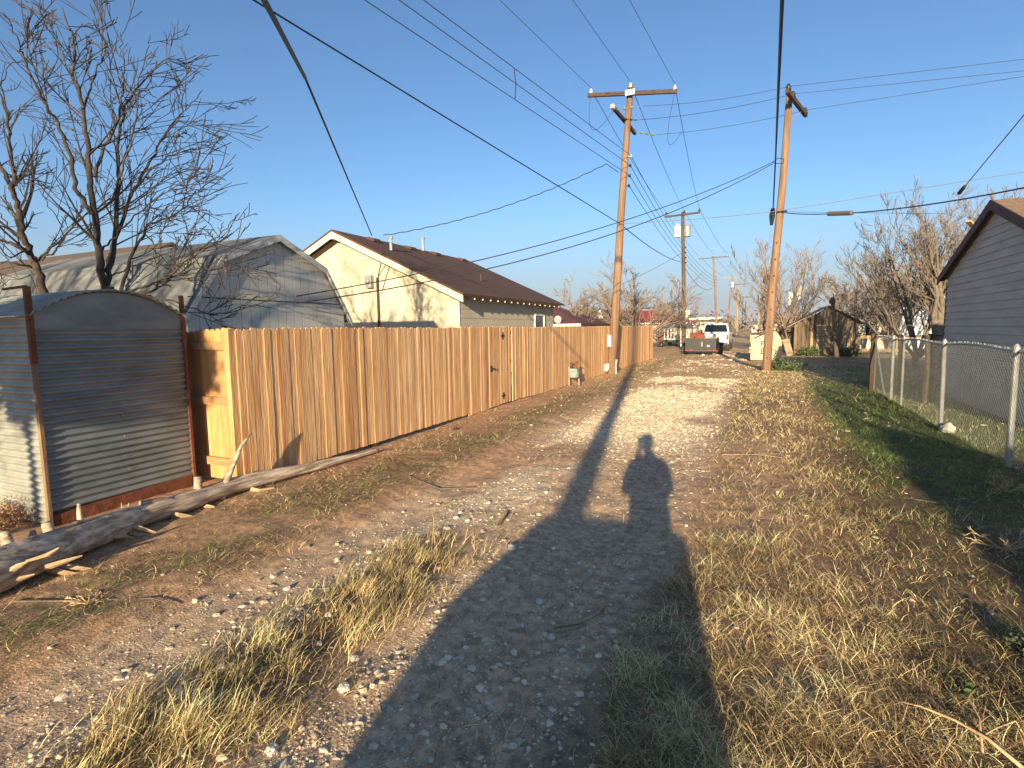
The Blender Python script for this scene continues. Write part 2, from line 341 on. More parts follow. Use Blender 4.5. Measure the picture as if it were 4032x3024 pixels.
# ------------------------------------------------------------------ grass
def make_grass():
    rg = np.random.default_rng(5)
    def sample(N, rmin, rmax, pw, a0=-78, a1=38):
        u = rg.random(N); q = pw + 1
        r = (rmin ** q + u * (rmax ** q - rmin ** q)) ** (1 / q); t = np.radians(a0 + (a1 - a0) * rg.random(N))
        return r * np.sin(t), r * np.cos(t), r
    def blades(name, x, y, r, h, wd, lean, laz, col, curl, label, cat):
        col = np.minimum(col * (.75 + .6 * sstep(fnoise(x, y, .28, 71, 2), .3, .72))[:, None], .92)
        n = len(x); z = gheight(x, y); K = 4
        t = np.linspace(0, 1, K)[None, :]
        ang = lean[:, None] + curl[:, None] * t            # angle from vertical
        ds = h[:, None] / (K - 1)
        cx = np.concatenate([np.zeros((n, 1)), np.cumsum(np.sin(ang[:, :-1]) * ds, 1)], 1)
        cz = np.concatenate([np.zeros((n, 1)), np.cumsum(np.cos(ang[:, :-1]) * ds, 1)], 1)
        twist = laz[:, None] + (rg.random((n, 1)) - .5) * 1.6 * t
        px = x[:, None] + cx * np.sin(twist); py = y[:, None] + cx * np.cos(twist)
        pz = z[:, None] - .004 + np.maximum(cz, 0.003 * t)
        face = rg.random(n) * math.pi
        wx = np.cos(face)[:, None] * wd[:, None] * (1 - .8 * t) / 2; wy = np.sin(face)[:, None] * wd[:, None] * (1 - .8 * t) / 2
        A = np.stack([px - wx, py - wy, pz], -1); B = np.stack([px + wx, py + wy, pz], -1)
        V = np.stack([A, B], 2).reshape(n, K * 2, 3)
        base = (np.arange(n) * K * 2)[:, None, None]
        q = np.array([[2 * k, 2 * k + 1, 2 * k + 3, 2 * k + 2] for k in range(K - 1)])[None]
        Q = (base + q).reshape(-1, 4)
        C = np.repeat(col[:, None, :], K * 2, 1).reshape(-1, 3)
        o = npmesh(name, V.reshape(-1, 3), Q, C, grass_m); o['kind'] = 'stuff'; o['label'] = label; o['category'] = cat
    straw = np.array([0.95, 0.74, 0.38]); grey = np.array([0.52, 0.39, 0.22]); red = np.array([0.34, 0.18, 0.09]); green = np.array([0.19, 0.30, 0.06]); dgreen = np.array([0.12, 0.16, 0.06])
    def pick(n, ws, cs):
        k = rg.choice(len(cs), n, p=np.array(ws) / sum(ws)); c = np.array(cs)[k] * (0.45 + .75 * rg.random((n, 1))); return c
    # tall dry strip
    x = -2.75 + .95 * rg.random(26000); y = 0.2 + 4.0 * rg.random(26000) ** .8
    xc = x + 0.22 * (vnoise(y, y * 0, .7, 61) - .5)
    cl = fnoise(x, y, .16, 60, 2); keep = (rg.random(len(x)) < (.12 + sstep(cl, .42, .66)) * (1 - sstep(y, 3.1, 3.9)) * bump(xc, -2.27, .36) * 1.1)
    x, y = x[keep], y[keep]; n = len(x); r = np.hypot(x, y); clh = fnoise(x, y, .45, 62, 2)
    blades('tall_dry_grass', x, y, r, (.03 + .15 * clh * (.4 + .9 * rg.random(n)) + .03 * rg.random(n)), .0034 + .0026 * rg.random(n), .2 + .8 * rg.random(n), .9 + rg.normal(0, 1.1, n),
           pick(n, [6, 2, .6, .5], [straw, grey, green, dgreen]), .2 + .8 * rg.random(n), 'tall straw coloured grass growing in a strip between the wheel ruts', 'grass')
    # right verge
    x, y, r = sample(360000, 1.3, 26, -.75, -14, 42)
    tall, right, mid, left, far = m_grass(x, y); n1 = fnoise(x, y, .55, 63, 3); n3 = fnoise(x, y, .12, 64, 2)
    bare = sstep(fnoise(x, y, .8, 65, 2), .36, .52)
    keep = (rg.random(len(x)) < right * (.4 + .6 * bare) * (.25 + 1.0 * sstep(n3, .36, .6)) * (x < 2.9 + (y > 17) * 9) * (y > .2)) & (np.abs(x - 2.76) > .0)
    keep = keep & (rg.random(len(x)) > .3 * sstep(x, .8, 1.6) * (1 - sstep(y, 7, 9)))
    x, y, r, n1, n3 = x[keep], y[keep], r[keep], n1[keep], n3[keep]; n = len(x)
    gz_ = sstep(x, .9, 1.7) * sstep(y, 4.5, 8) * (1 - sstep(y, 17, 20)); gz_ = np.clip(gz_ + .28 * sstep(x, .7, 1.9) + .12, 0, .92)
    strip = bump(x, .1, .55) * .8
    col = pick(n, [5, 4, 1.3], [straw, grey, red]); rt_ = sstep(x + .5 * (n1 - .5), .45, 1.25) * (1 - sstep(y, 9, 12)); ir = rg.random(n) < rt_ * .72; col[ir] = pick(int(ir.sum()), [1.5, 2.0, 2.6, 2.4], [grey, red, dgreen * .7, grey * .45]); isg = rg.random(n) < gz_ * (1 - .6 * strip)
    col[isg] = pick(int(isg.sum()), [3, 2], [green, dgreen])
    h = (.03 + .05 * n1 + .07 * rg.random(n) ** 2.2) * (1 + .5 * strip) * (1 + .35 * (gz_ > .6)); h[isg] *= .8
    wd = (.003 + .0024 * rg.random(n)) * np.maximum(1, r / 5.5)
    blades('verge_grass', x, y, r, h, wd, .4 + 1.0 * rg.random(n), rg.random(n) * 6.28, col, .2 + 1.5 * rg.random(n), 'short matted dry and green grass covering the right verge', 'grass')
    # yard grass behind the chain fence
    x = 2.8 + 9 * rg.random(26000) ** 1.5; y = 4 + 22 * rg.random(26000); keep = ~((x > 4.0) & (y < 16) & (y > 10.5)); x, y = x[keep], y[keep]; n = len(x); r = np.hypot(x, y)
    blades('yard_grass', x, y, r, .05 + .07 * rg.random(n), .005 + .004 * rg.random(n), .2 + .6 * rg.random(n), rg.random(n) * 6.28, pick(n, [3, 3, 1, 1], [green, dgreen, straw, grey]), .2 + .8 * rg.random(n), 'green grass in the yard behind the chain link fence', 'grass')
    # left litter and sparse weeds, middle, far
    x, y, r = sample(330000, 1.3, 34, -.66, -80, 8)
    tall, right, mid, left, far = m_grass(x, y); n1 = fnoise(x, y, .5, 66, 3); rut = 1 - .7 * bump(x, -3.0, .35)
    p = np.clip(left * 1.8 * sstep(n1, .3, .5) + mid * 1.2 + far * .6 + .07, 0, 1) * rut * (x > -5.25) * (x < -.3)
    keep = rg.random(len(x)) < p; x, y, r, n1 = x[keep], y[keep], r[keep], n1[keep]; n = len(x)
    col = pick(n, [3.2, 2.4, 1.2, 1.8], [straw, grey, red, dgreen])
    gi = rg.random(n) < .75 * bump(x + .3 * (n1 - .5), -3.95, .4); col[gi] = pick(int(gi.sum()), [1, 2.5], [green, dgreen])
    blades('sparse_grass', x, y, r, (.03 + .085 * rg.random(n)), (.003 + .0026 * rg.random(n)) * np.maximum(1, r / 5), .7 + .75 * rg.random(n), rg.random(n) * 6.28, col, .3 + .9 * rg.random(n), 'sparse weeds and dry straw litter on the brown dirt beside the fence', 'grass')
    # loose long straws
    x, y, r = sample(2600, 1.3, 16, -.4, -76, 36); keep = (x > -5) & (x < 2.6) & (rg.random(len(x)) < .75); x, y, r = x[keep], y[keep], r[keep]; n = len(x)
    blades('loose_straw', x, y, r, .10 + .22 * rg.random(n), .003 + .0015 * rg.random(n), np.full(n, 1.38), rg.random(n) * 6.28, pick(n, [3, 2], [straw * 1.05, grey]), .1 + .25 * rg.random(n), 'long loose pale straws lying scattered over the ground', 'straw')
    # pebbles
    ph = (1 + 5 ** .5) / 2
    ico = np.array([(-1, ph, 0), (1, ph, 0), (-1, -ph, 0), (1, -ph, 0), (0, -1, ph), (0, 1, ph), (0, -1, -ph), (0, 1, -ph), (ph, 0, -1), (ph, 0, 1), (-ph, 0, -1), (-ph, 0, 1)]) / 1.9
    itf = np.array([(0, 11, 5), (0, 5, 1), (0, 1, 7), (0, 7, 10), (0, 10, 11), (1, 5, 9), (5, 11, 4), (11, 10, 2), (10, 7, 6), (7, 1, 8), (3, 9, 4), (3, 4, 2), (3, 2, 6), (3, 6, 8), (3, 8, 9), (4, 9, 5), (2, 4, 11), (6, 2, 10), (8, 6, 7), (9, 8, 1)])
    x, y, r = sample(230000, 1.2, 40, -.75, -75, 20); x2 = -3.3 + 2.9 * rg.random(60000); y2 = 6.5 + 13 * rg.random(60000); x = np.concatenate([x, x2]); y = np.concatenate([y, y2]); r = np.hypot(x, y)
    p = m_gravel(x, y) ** 1.4 * .85 + .03 * (x > -4.2); keep = (rg.random(len(x)) < p) & (x > -5); x, y, r = x[keep], y[keep], r[keep]; n = len(x)
    s = np.minimum(.0030 + .0036 * rg.pareto(2.4, n), .021) * np.maximum(1, r / 7)
    V = ico[None] * (.6 + .7 * rg.random((n, 12, 1))) * s[:, None, None] * np.stack([.8 + .7 * rg.random(n), .8 + .7 * rg.random(n), .45 + .35 * rg.random(n)], -1)[:, None, :]
    a = rg.random(n) * 6.28; ca, sa = np.cos(a)[:, None], np.sin(a)[:, None]
    V = np.stack([V[..., 0] * ca - V[..., 1] * sa + x[:, None], V[..., 0] * sa + V[..., 1] * ca + y[:, None], V[..., 2] + gheight(x, y)[:, None] + s[:, None] * .05], -1)
    T = ((np.arange(n) * 12)[:, None, None] + itf[None]).reshape(-1, 3)
    C = np.repeat((.4 + .75 * rg.random((n, 1)))[:, None] * (np.array([1, .93, .84]) + np.array([0, .06, .1]) * rg.random((n, 1)))[:, None], 12, 1).reshape(-1, 3)
    o = npmesh('gravel', V.reshape(-1, 3), None, C, stone_m, T); o.data.polygons.foreach_set('use_smooth', np.zeros(len(T), dtype=bool)); tagp(o, 'white caliche gravel scattered over the wheel ruts', 'gravel', None, 'stuff')
make_grass()
def rock(name, x, y, s, label, group=None, seed=0, m=None, zs=.6):
    import bmesh
    bm = bmesh.new(); bmesh.ops.create_icosphere(bm, subdivisions=3, radius=1)
    for v in bm.verts:
        k = 1 + .35 * mnoise.noise(v.co * 1.3 + Vector((seed * 3.3, 0, 0))) + .12 * mnoise.noise(v.co * 4 + Vector((seed, 5, 0)))
        v.co = v.co * k * s; v.co.z *= zs
        v.co.x = round(v.co.x / s * 3) / 3 * s * .25 + v.co.x * .75
    me = bpy.data.meshes.new(name); bm.to_mesh(me); bm.free(); me.materials.append(m or stone_big)
    ca = me.color_attributes.new('Col', 'FLOAT_COLOR', 'POINT'); ca.data.foreach_set('color', np.ones(len(me.vertices) * 4, dtype=np.float32))
    o = bpy.data.objects.new(name, me); sc.collection.objects.link(o); o.location = (x, y, gz(x, y) + s * zs * .45); o.rotation_euler = (0, 0, seed * 1.7)
    tagp(o, label, 'rock', group); return o
for i, (px, py, s) in enumerate([(1107, 1180, .045), (742, 1480, .04), (585, 1613, .035), (765, 1415, .03), (620, 1255, .032), (965, 1140, .035), (985, 1118, .03), (945, 1150, .028), (1010, 1125, .03),
                                 (590, 1232, .028), (1055, 1085, .03), (1130, 1330, .025), (1165, 1278, .03), (1190, 1355, .03), (1215, 1385, .025), (480, 1440, .03), (710, 1330, .028), (1180, 1065, .028), (995, 1105, .026), (820, 1205, .03)]):
    p = atz(px, py, .02); rock('white_stone', p[0], p[1], s * .8, 'white caliche stone the size of a fist lying on the gravel of the alley', 'loose white stones on the alley', i + 1)
p = atz(2036, 935, 0.0); rk = rock('pale_rock', p[0] + .05, p[1] - .05, .10, 'lumpy white rock at the foot of a chain link fence post', None, 9, zs=.9)
p = atz(984, 928, 0); rk = rock('dark_clod', p[0], p[1], .045, 'small black clod lying on the dirt in front of the wooden fence', None, 13, m=rubber, zs=.8); rk['category'] = 'clod'
# sticks
def stick(px, r, label, m=drift, name='stick', lift=.012):
    mb = MB(); pts = []
    for q in px:
        p = atz(q[0], q[1], 0.0); pts.append((p[0], p[1], gz(p[0], p[1]) + lift + (q[2] if len(q) > 2 else 0)))
    mb.tube(pts, [r * (1 - .6 * i / (len(pts) - 1)) for i in range(len(pts))], 6); o = mb.build(name, m, smooth=True); tagp(o, label, 'stick')
    o.location = (0, 0, 0); return o
stick([(1196, 1338), (1250, 1333), (1290, 1318), (1308, 1300), (1313, 1290), (1303, 1282)], .010, 'curved dry stick shaped like a hook lying in the shaded wheel rut', fresh_split)
stick([(1200, 1350), (1240, 1345), (1270, 1336)], .008, 'short straight stick lying beside the hooked one in the rut', fresh_split)
stick([(1078, 1140), (1095, 1120), (1100, 1105)], .012, 'short dark stick on the pale gravel mound', bark_d)
stick([(1950, 1083), (2020, 1095), (2110, 1110), (2190, 1150)], .005, 'thin brown stem lying across the dark green grass on the right', bark_t)
stick([(2212, 1700, .02), (2130, 1640, .05), (2060, 1600, .06), (1985, 1565, .05), (1930, 1540, .02)], .008, 'long pale dry stem in the right foreground corner', fresh_split, 'dry_stalk')
stick([(2120, 1655, .02), (2112, 1600, .06), (2090, 1560, .07), (2040, 1530, .04)], .005, 'thin arched stem rising behind the long pale one in the right foreground', fresh_split, 'dry_stalk')
stick([(2212, 1620, .02), (2190, 1600, .05), (2150, 1610, .04), (2100, 1625, .01)], .004, 'short pale stem at the right edge of the foreground', fresh_split, 'dry_stalk')
stick([(1560, 985), (1640, 990), (1700, 1000)], .006, 'thin straw coloured stick lying on the right verge past the wheel rut', fresh_split)
stick([(30, 1302), (150, 1300), (330, 1305), (380, 1308)], .007, 'long dark stick lying flat on the dirt below the big log', bark_t)
stick([(880, 1035), (950, 1050), (1030, 1048)], .006, 'thin twig lying on the ledge of dirt left of the gravel', bark_t)
# ------------------------------------------------------------------ wooden fence
def cedar_col():
    b = np.array([[0.56, 0.345, 0.175], [0.50, 0.295, 0.145], [0.62, 0.41, 0.22], [0.43, 0.225, 0.105], [0.36, 0.15, 0.075], [0.52, 0.34, 0.19], [0.66, 0.46, 0.26]])
    k = rnd.choices(range(7), [6, 3.5, 5, .8, .25, 4, 2])[0]; return tuple(min(.85, v) for v in (b[k] * .8 + np.array([.115, .068, .032])) * np.array([1.06, 1.07, 1.08]) * rnd.uniform(.95, 1.06) * 1.22)
FX = -5.3
fence = empty('wooden_fence', (FX, 4.2, 0), 'long new cedar picket fence with a gate, running down the left side of the alley', 'fence')
def picket(mb, x, y, wd, z0, z1, th=.016, axis='y', sgn=1):
    """dog-eared picket; wd along axis, thickness across"""
    e = wd * .28; prof = [(-wd / 2, z0), (wd / 2, z0), (wd / 2, z1 - e), (wd / 2 - e, z1), (-wd / 2 + e, z1), (-wd / 2, z1 - e)]
    if axis == 'y': mb.prism([(x, y + a, z) for a, z in prof], (th * sgn, 0, 0))
    else: mb.prism([(x + a, y, z) for a, z in prof], (0, th * sgn, 0))
def ftop(y): return 1.80 + .006 * math.sin(y * 1.3) + .0006 * (y - 5) 
GA0, GA1 = 10.42, 11.62
mb = MB(); y = 4.25; pw = .0925
mg = MB(); mb2 = MB()
while y < 30.6:
    tgt = mg if GA0 <= y - pw / 2 and y + pw / 2 <= GA1 else (mb if y < GA1 else mb2)
    mb_c = cedar_col(); tgt.col = mb_c
    zb = max(gz(FX, y), gz(FX + .1, y)); zb = (0.045 if 4.6 < y < 9.5 else zb + .012) + rnd.uniform(-.006, .006)
    if tgt is mg: zb += .02
    picket(tgt, FX + rnd.uniform(-.006, .004), y, pw - rnd.uniform(.001, .006), zb, ftop(y) + rnd.uniform(-.009, .009))
    y += pw
    if abs(y - GA0) < pw / 2: y = GA0 + pw / 2 + .004
    if abs(y - GA1) < pw / 2: y = GA1 + pw / 2 + .006
mb.build('picket_panel', cedar, fence); mb2.build('picket_panel', cedar, fence)
gate = mg.build('gate', cedar, fence)
for zz in (.25, .95, 1.62): MB().box(FX - .045, FX - .004, 4.2, 30.6, zz, zz + .09).build('rail', cedar_rail, fence)
for i, yy in enumerate(np.arange(4.2, 30.7, 2.4)):
    pb = MB(); pb.box(FX - .14, FX - .05, yy - .045, yy + .045, -.2, 1.74); pb.build('post', cedar_rail, fence)
for zz in (1.60, .23):
    hb = MB(); c = Vector((FX + .0165, 11.12, zz)); k = .10
    hb.prism([c + Vector((0, a, b)) for a, b in ((-k, 0), (-.055, .025), (-.03, .02), (-.02, .045), (-.03, .055), (0, .085), (.03, .055), (.02, .045), (.03, .02), (.055, .025), (k, 0), (.055, -.025), (.03, -.02), (.02, -.045), (.03, -.055), (0, -.085), (-.03, -.055), (-.02, -.045), (-.03, -.02), (-.055, -.025))], (.008, 0, 0))
    hb.build('hinge', black_metal, gate)
hb = MB(); hb.box(FX + .0165, FX + .03, 10.46, 10.52, .83, .96); hb.bar((FX + .05, 10.47, .90), (FX + .05, 10.66, .885), .02, .02); hb.box(FX + .03, FX + .06, 10.47, 10.50, .88, .92)
hb.build('latch', black_metal, gate)
# side return
ret = empty('fence_return', (-5.4, 4.18, 0), 'short cedar fence return with rails showing, between the big corner and the metal shed', 'fence')
mb = MB(); x = FX - .05 - .0465
while x > -7.1:
    mb.col = tuple(np.array(cedar_col()) * [.86, .74, .60]); picket(mb, x, 4.21, pw - .003, .05, 1.80 - .03 * (x < -5.9) + rnd.uniform(-.01, .01), axis='x'); x -= pw
mb.build('picket_panel', cedar, ret)
for zz in (.22, .93, 1.56): MB().box(-7.1, FX - .085, 4.165, 4.205, zz, zz + .09).build('rail', cedar_rail, ret)
cm = MB(); cm.col = (.56, .35, .17); cm.box(FX - .075, FX - .002, 4.12, 4.202, .03, 1.80); cm.build('corner_post', cedar, ret)
# ------------------------------------------------------------------ corrugated shed
SX, SY0, SY1, SE = -5.85, 2.6, 3.98, 1.94
shed = empty('corrugated_shed', (SX, SY0, 0), 'small corrugated metal shed with an arched roof at the left, rusty strips on its corners', 'shed')
def corr(P, U, V, N, wu, hv, top=None, per=.0675, amp=.0115, start=0.0, flat=None, nu=12, nper=8):
    mb = MB(); P = Vector(P); U = Vector(U); V = Vector(V); N = Vector(N); nv = int(hv / per * nper); vs = []; fs = []
    for j in range(nv + 1):
        for i in range(nu + 1):
            u = wu * i / nu; v = start + (hv - start) * j / nv
            if top is not None: v = min(v, top(u))
            a = amp if (flat is None or v < flat) else 0
            dent = .006 * mnoise.noise(Vector((u * 2.1, v * 2.3, wu)))
            vs.append(P + U * u + V * v + N * (a * math.sin(2 * math.pi * v / per) + dent + .0025 * (int(v / .60) % 2)))
    for j in range(nv):
        for i in range(nu): k = j * (nu + 1) + i; fs.append((k, k + 1, k + nu + 2, k + nu + 1))
    return mb.add(vs, fs)
WY = SY1 - SY0
def arch(u): t = (u / WY) * 2 - 1; return SE + .225 * (1 - t * t)
corr((SX, SY0, 0), (0, 1, 0), (0, 0, 1), (1, 0, 0), WY, SE + .23, top=arch, start=.13, flat=1.80, nu=26).build('front_wall', galv_dark, shed, smooth=True)
corr((SX - 3.2, SY0, 0), (1, 0, 0), (0, 0, 1), (0, -1, 0), 3.2, SE - .02, start=.02, nu=24).build('side_wall', galv, shed, smooth=True)
rb = MB(); vs = []; fs = []; NA = 150; 
for j in range(2):
    for i in range(NA + 1):
        u = -.05 + (WY + .1) * i / NA; t = (u / WY) * 2 - 1
        z = SE + .235 * (1 - t * t) + .010 * math.sin(2 * math.pi * u / .0675) + .012
        vs.append((SX + .06 - j * 3.3, SY0 + u, z))
for i in range(NA): fs.append((i, i + 1, NA + 2 + i, NA + 1 + i))
rb.add(vs, fs); ro = rb.build('roof', galv, shed, smooth=True); sm = ro.modifiers.new('t', 'SOLIDIFY'); sm.thickness = .003
rr = MB(); rr.hexa([(SX - .015, SY0 + .02, .0), (SX + .012, SY0 + .02, .0), (SX + .012, SY1 - .02, .0), (SX - .015, SY1 - .02, .0), (SX - .015, SY0 + .02, .10), (SX + .012, SY0 + .02, .10), (SX + .012, SY1 - .02, .15), (SX - .015, SY1 - .02, .15)]).build('rusted_sill', rust, shed)
for yy, nm in ((SY0, 'l'), (SY1, 'r')):
    s = MB(); s.box(SX - .02, SX + .025, yy - .02 if yy == SY0 else yy - .008, yy + .008 if yy == SY0 else yy + .02, -.05, 1.72).build('corner_strip', old_lumber if yy == SY0 else rust, shed)
s = MB(); s.box(SX - .01, SX + .032, SY0 - .03, SY0 + .014, 1.50, 2.18); s.build('corner_pipe', rust, shed)
s = MB(); s.box(SX - .01, SX + .02, SY1 - .012, SY1 + .028, 1.60, 2.17); s.build('corner_pipe', rust, shed)
MB().bar((SX + .01, SY0 - .01, 2.18), (SX - .38, SY0 - .01, 2.17), .02, .02).build('top_arm', rust, shed)
for zz in (.38, .52, .72, .93, 1.07, 1.20, 1.40): s = MB(); s.lathe((SX + .008, SY0 + .68 + rnd.uniform(-.02, .02), zz), [(.007, 0), (.008, .006), (.003, .009)], 7, 'x'); s.build('rivet', steel, shed)
# ------------------------------------------------------------------ fallen log
log = empty('fallen_log', (-4.95, 2.6, 0), 'long weathered grey log with broken branch stubs lying before the shed and fence', 'log')
pts = [(-4.50, -.6, .16), (-4.55, .6, .16), (-4.63, 1.4, .155), (-4.76, 1.9, .145), (-4.93, 2.4, .13), (-5.04, 2.9, .115), (-5.08, 3.4, .105), (-5.12, 3.9, .11), (-5.08, 4.5, .085), (-5.02, 5.1, .065), (-4.97, 5.7, .05), (-4.93, 6.2, .04)]
rad = [.16, .158, .15, .138, .12, .102, .092, .084, .068, .052, .038, .02]
P = [Vector(p) for p in pts]; fine = []; fr = []
for i in range(len(P) - 1):
    for k in range(9): t = k / 9; fine.append(P[i].lerp(P[i + 1], t)); fr.append(rad[i] * (1 - t) + rad[i + 1] * t)
lb = MB(); lb.tube(fine, [r * (1 + .12 * mnoise.noise(Vector((i * .23, 0, 3)))) for i, r in enumerate(fr)], 26)
vv = []
for k, v in enumerate(lb.v):
    i = min(k // 26, len(fine) - 1); c = fine[i]; d = Vector(v) - c; a = math.atan2(d.z, d.x)
    f = 1 + .22 * mnoise.noise(Vector((math.cos(a) * 1.5, math.sin(a) * 1.5, i * .12))) + .20 * mnoise.noise(Vector((math.cos(a) * 5, math.sin(a) * 5, i * .16))) + .06 * mnoise.noise(Vector((math.cos(a) * 12, math.sin(a) * 12, i * .3))) + .035 * math.sin(a * 9 + i * .1)
    vv.append(tuple(c + d * f))
lb.v = vv; lb.build('trunk', drift, log, smooth=True)
def stub(px, X, r0, r1, base=None, n=5, bend=0, m=drift, name='branch_stub'):
    q = [Vector(tuple(atX(p[0], p[1], X + (p[2] if len(p) > 2 else 0)))) for p in px]; mb = MB()
    f = [q[0] + (q[0] - q[1]).normalized() * .06] + q; mb.tube(f, [r0 * 1.25] + [r0 + (r1 - r0) * i / (len(q) - 1) for i in range(len(q))], 8); mb.build(name, m, log, smooth=True)
stub([(25, 1215), (18, 1180), (10, 1148)], -4.80, .05, .03); stub([(75, 1190), (70, 1165), (72, 1145)], -4.84, .055, .015)
stub([(118, 1175), (108, 1150), (100, 1130)], -4.95, .05, .035); stub([(170, 1150), (178, 1130), (172, 1110)], -4.92, .03, .015); stub([(173, 1125), (171, 1105), (171, 1088)], -4.90, .022, .014)
stub([(262, 1110), (277, 1098), (280, 1086)], -5.1, .022, .008); stub([(262, 1112), (264, 1100), (262, 1085)], -5.1, .008, .004)
stub([(425, 1078), (428, 1050), (427, 1030)], -5.1, .045, .035)
stub([(478, 1066), (490, 1035), (505, 1000), (522, 962), (543, 935)], -5.12, .05, .006)
stub([(318, 1085), (345, 1080), (385, 1082), (420, 1078)], -5.02, .022, .03)
for a in ([(60, 1215), (100, 1200), (128, 1183)], [(100, 1225), (140, 1212), (178, 1200)], [(0, 1265), (40, 1250), (75, 1240)], [(130, 1235), (160, 1240), (192, 1238)], [(150, 1225), (180, 1228), (215, 1232)],
          [(10, 1240), (40, 1222), (62, 1212)], [(300, 1140), (330, 1150), (372, 1160)], [(300, 1155), (335, 1157), (360, 1162)], [(385, 1112), (420, 1118), (445, 1127)], [(390, 1118), (418, 1125), (440, 1133)], [(510, 1088), (520, 1098), (532, 1108)], [(462, 1097), (475, 1104), (480, 1112)], [(560, 1060), (590, 1055), (602, 1065)], [(250, 1160), (270, 1158), (290, 1163)]):
    bx_ = -4.60 if a[0][0] < 200 else (-4.86 if a[0][0] < 350 else -4.95); q = [Vector(tuple(atX(p[0], p[1], bx_ + .05 * i))) for i, p in enumerate(a)]; q = [q[0] + Vector((-.09, -.02, .01))] + q
    mb = MB(); mb.tube(q, [.03, .024, .018, .005], 5); mb.build('splinter', fresh_split, log)
# ------------------------------------------------------------------ buildings
def lapwall(mb, axis, const, out, z0, z1, left, right, course=.29, lap=.014):
    """lap siding on a vertical plane; axis 'x' => wall spans X at Y=const; left/right functions of z; out = outward sign"""
    z = z0
    while z < z1 - .01:
        zt = min(z + course, z1); l0, r0, l1, r1 = left(z), right(z), left(zt), right(zt)
        if r1 <= l1: l1 = r1 = (l1 + r1) / 2
        def P(a, o, zz): return (a, const + out * o, zz) if axis == 'x' else (const + out * o, a, zz)
        o0, o1 = lap, .002
        vs = [P(l0, -.03, z), P(r0, -.03, z), P(r0, o0, z), P(l0, o0, z), P(l1, -.03, zt), P(r1, -.03, zt), P(r1, o1, zt), P(l1, o1, zt)]
        mb.add(vs, [(0, 1, 2, 3), (4, 5, 6, 7), (0, 1, 5, 4), (1, 2, 6, 5), (2, 3, 7, 6), (3, 0, 4, 7)])
        z = zt
    return mb
# cream house
HY0, HY1 = 14.95, 23.6; HX1, HXr = -8.62, -13.27; HX0 = HXr * 2 - HX1; ZE, ZR = 2.86, 5.20
sl = (ZR - ZE) / (HX1 + .42 - HXr)       # roof slope, eave edge at HX1+.42
house = empty('cream_house', (-13.3, 19, 0), 'cream sided house with a brown shingle gable roof behind the wooden fence', 'house')
zu = lambda x: ZR - sl * abs(x - HXr) - .12
inv = lambda z: (ZR - .12 - z) / sl
zc = zu(HX1)
wm = MB(); lapwall(wm, 'x', HY0, -1, .1, ZR - .16, lambda z: max(HX0, HXr - inv(z)), lambda z: min(HX1, HXr + inv(z)))
lapwall(wm, 'y', HX1, 1, .1, zc, lambda z: HY0 + .01, lambda z: HY1)
wm.box(HX0, HX1 - .04, HY1 - .05, HY1, .1, zc); wm.box(HX0, HX0 + .04, HY0 + .05, HY1 - .06, .1, zc)
wm.build('wall', yellow_board, house)
RY0, RY1 = 14.5, 24.0; EX1 = HX1 + .42; EX0 = 2 * HXr - EX1
rm = MB(); th = .07
for s_ in (1, -1):
    ex = HXr + s_ * (EX1 - HXr)
    rm.hexa([(HXr, RY0, ZR - th), (ex, RY0, ZE - th), (ex, RY1, ZE - th), (HXr, RY1, ZR - th), (HXr, RY0, ZR), (ex, RY0, ZE), (ex, RY1, ZE), (HXr, RY1, ZR)] if s_ == 1 else
            [(ex, RY0, ZE - th), (HXr, RY0, ZR - th), (HXr, RY1, ZR - th), (ex, RY1, ZE - th), (ex, RY0, ZE), (HXr, RY0, ZR), (HXr, RY1, ZR), (ex, RY1, ZE)])
roof = rm.build('roof', brown_roof, house)
fm = MB()
for s_ in (1, -1):
    for yy in (RY0 + .01, RY1 - .05)[:1]:
        ex = HXr + s_ * (EX1 - HXr - .02); d = .20
        a = [(HXr, yy, ZR - th - .004), (ex, yy, ZE - th + .006), (ex, yy, ZE - th - d), (HXr, yy, ZR - th - d - .01)]
        fm.prism(a, (0, .035, 0))
fm.build('fascia', cream_trim, house)
for s_, xx in ((1, HXr), (1, HXr + 3.35), (-1, HXr - 3.35)):
    z = ZR - sl * abs(xx - HXr) - .2; b = MB(); b.box(xx - .05, xx + .05, RY0 + .0, HY0 + .05, z - .12, z - .01); b.build('brace', cream_trim, house)
for i in range(15):
    yy = HY0 + .35 + i * .57; b = MB(); z = ZE - th - .01
    b.prism([(HX1 - .05, yy, z + sl * .47 - .02), (EX1 - .03, yy, z + .005), (EX1 - .03, yy, z - .085), (HX1 - .05, yy, z + sl * .47 - .13)], (0, .045, 0)); b.build('rafter_tail', cream_trim, house)
MB().box(HX1 - .03, HX1 + .02, HY0 - .02, HY0 + .03, .1, zc - .03).build('corner_board', cream_trim, house)
def winbox(parent, X, y0, y1, z0, z1, fr=.06, m=white_paint):
    f = MB(); f.box(X, X + .05, y0, y0 + fr, z0, z1); f.box(X, X + .05, y1 - fr, y1, z0, z1); f.box(X, X + .05, y0 + fr, y1 - fr, z1 - fr, z1); f.box(X, X + .05, y0 + fr, y1 - fr, z0, z0 + fr)
    wdw = f.build('window', m, parent); MB().box(X, X + .012, y0 + fr, y1 - fr, z0 + fr, z1 - fr).build('pane', glass_w, wdw); return wdw
wa = atX(1153, 675, HX1); wb = atX(1172, 675, HX1); winbox(house, HX1 + .016, wa[1], wb[1] + .1, 1.25, 2.37)
rz = lambda x: ZR - sl * abs(x - HXr)
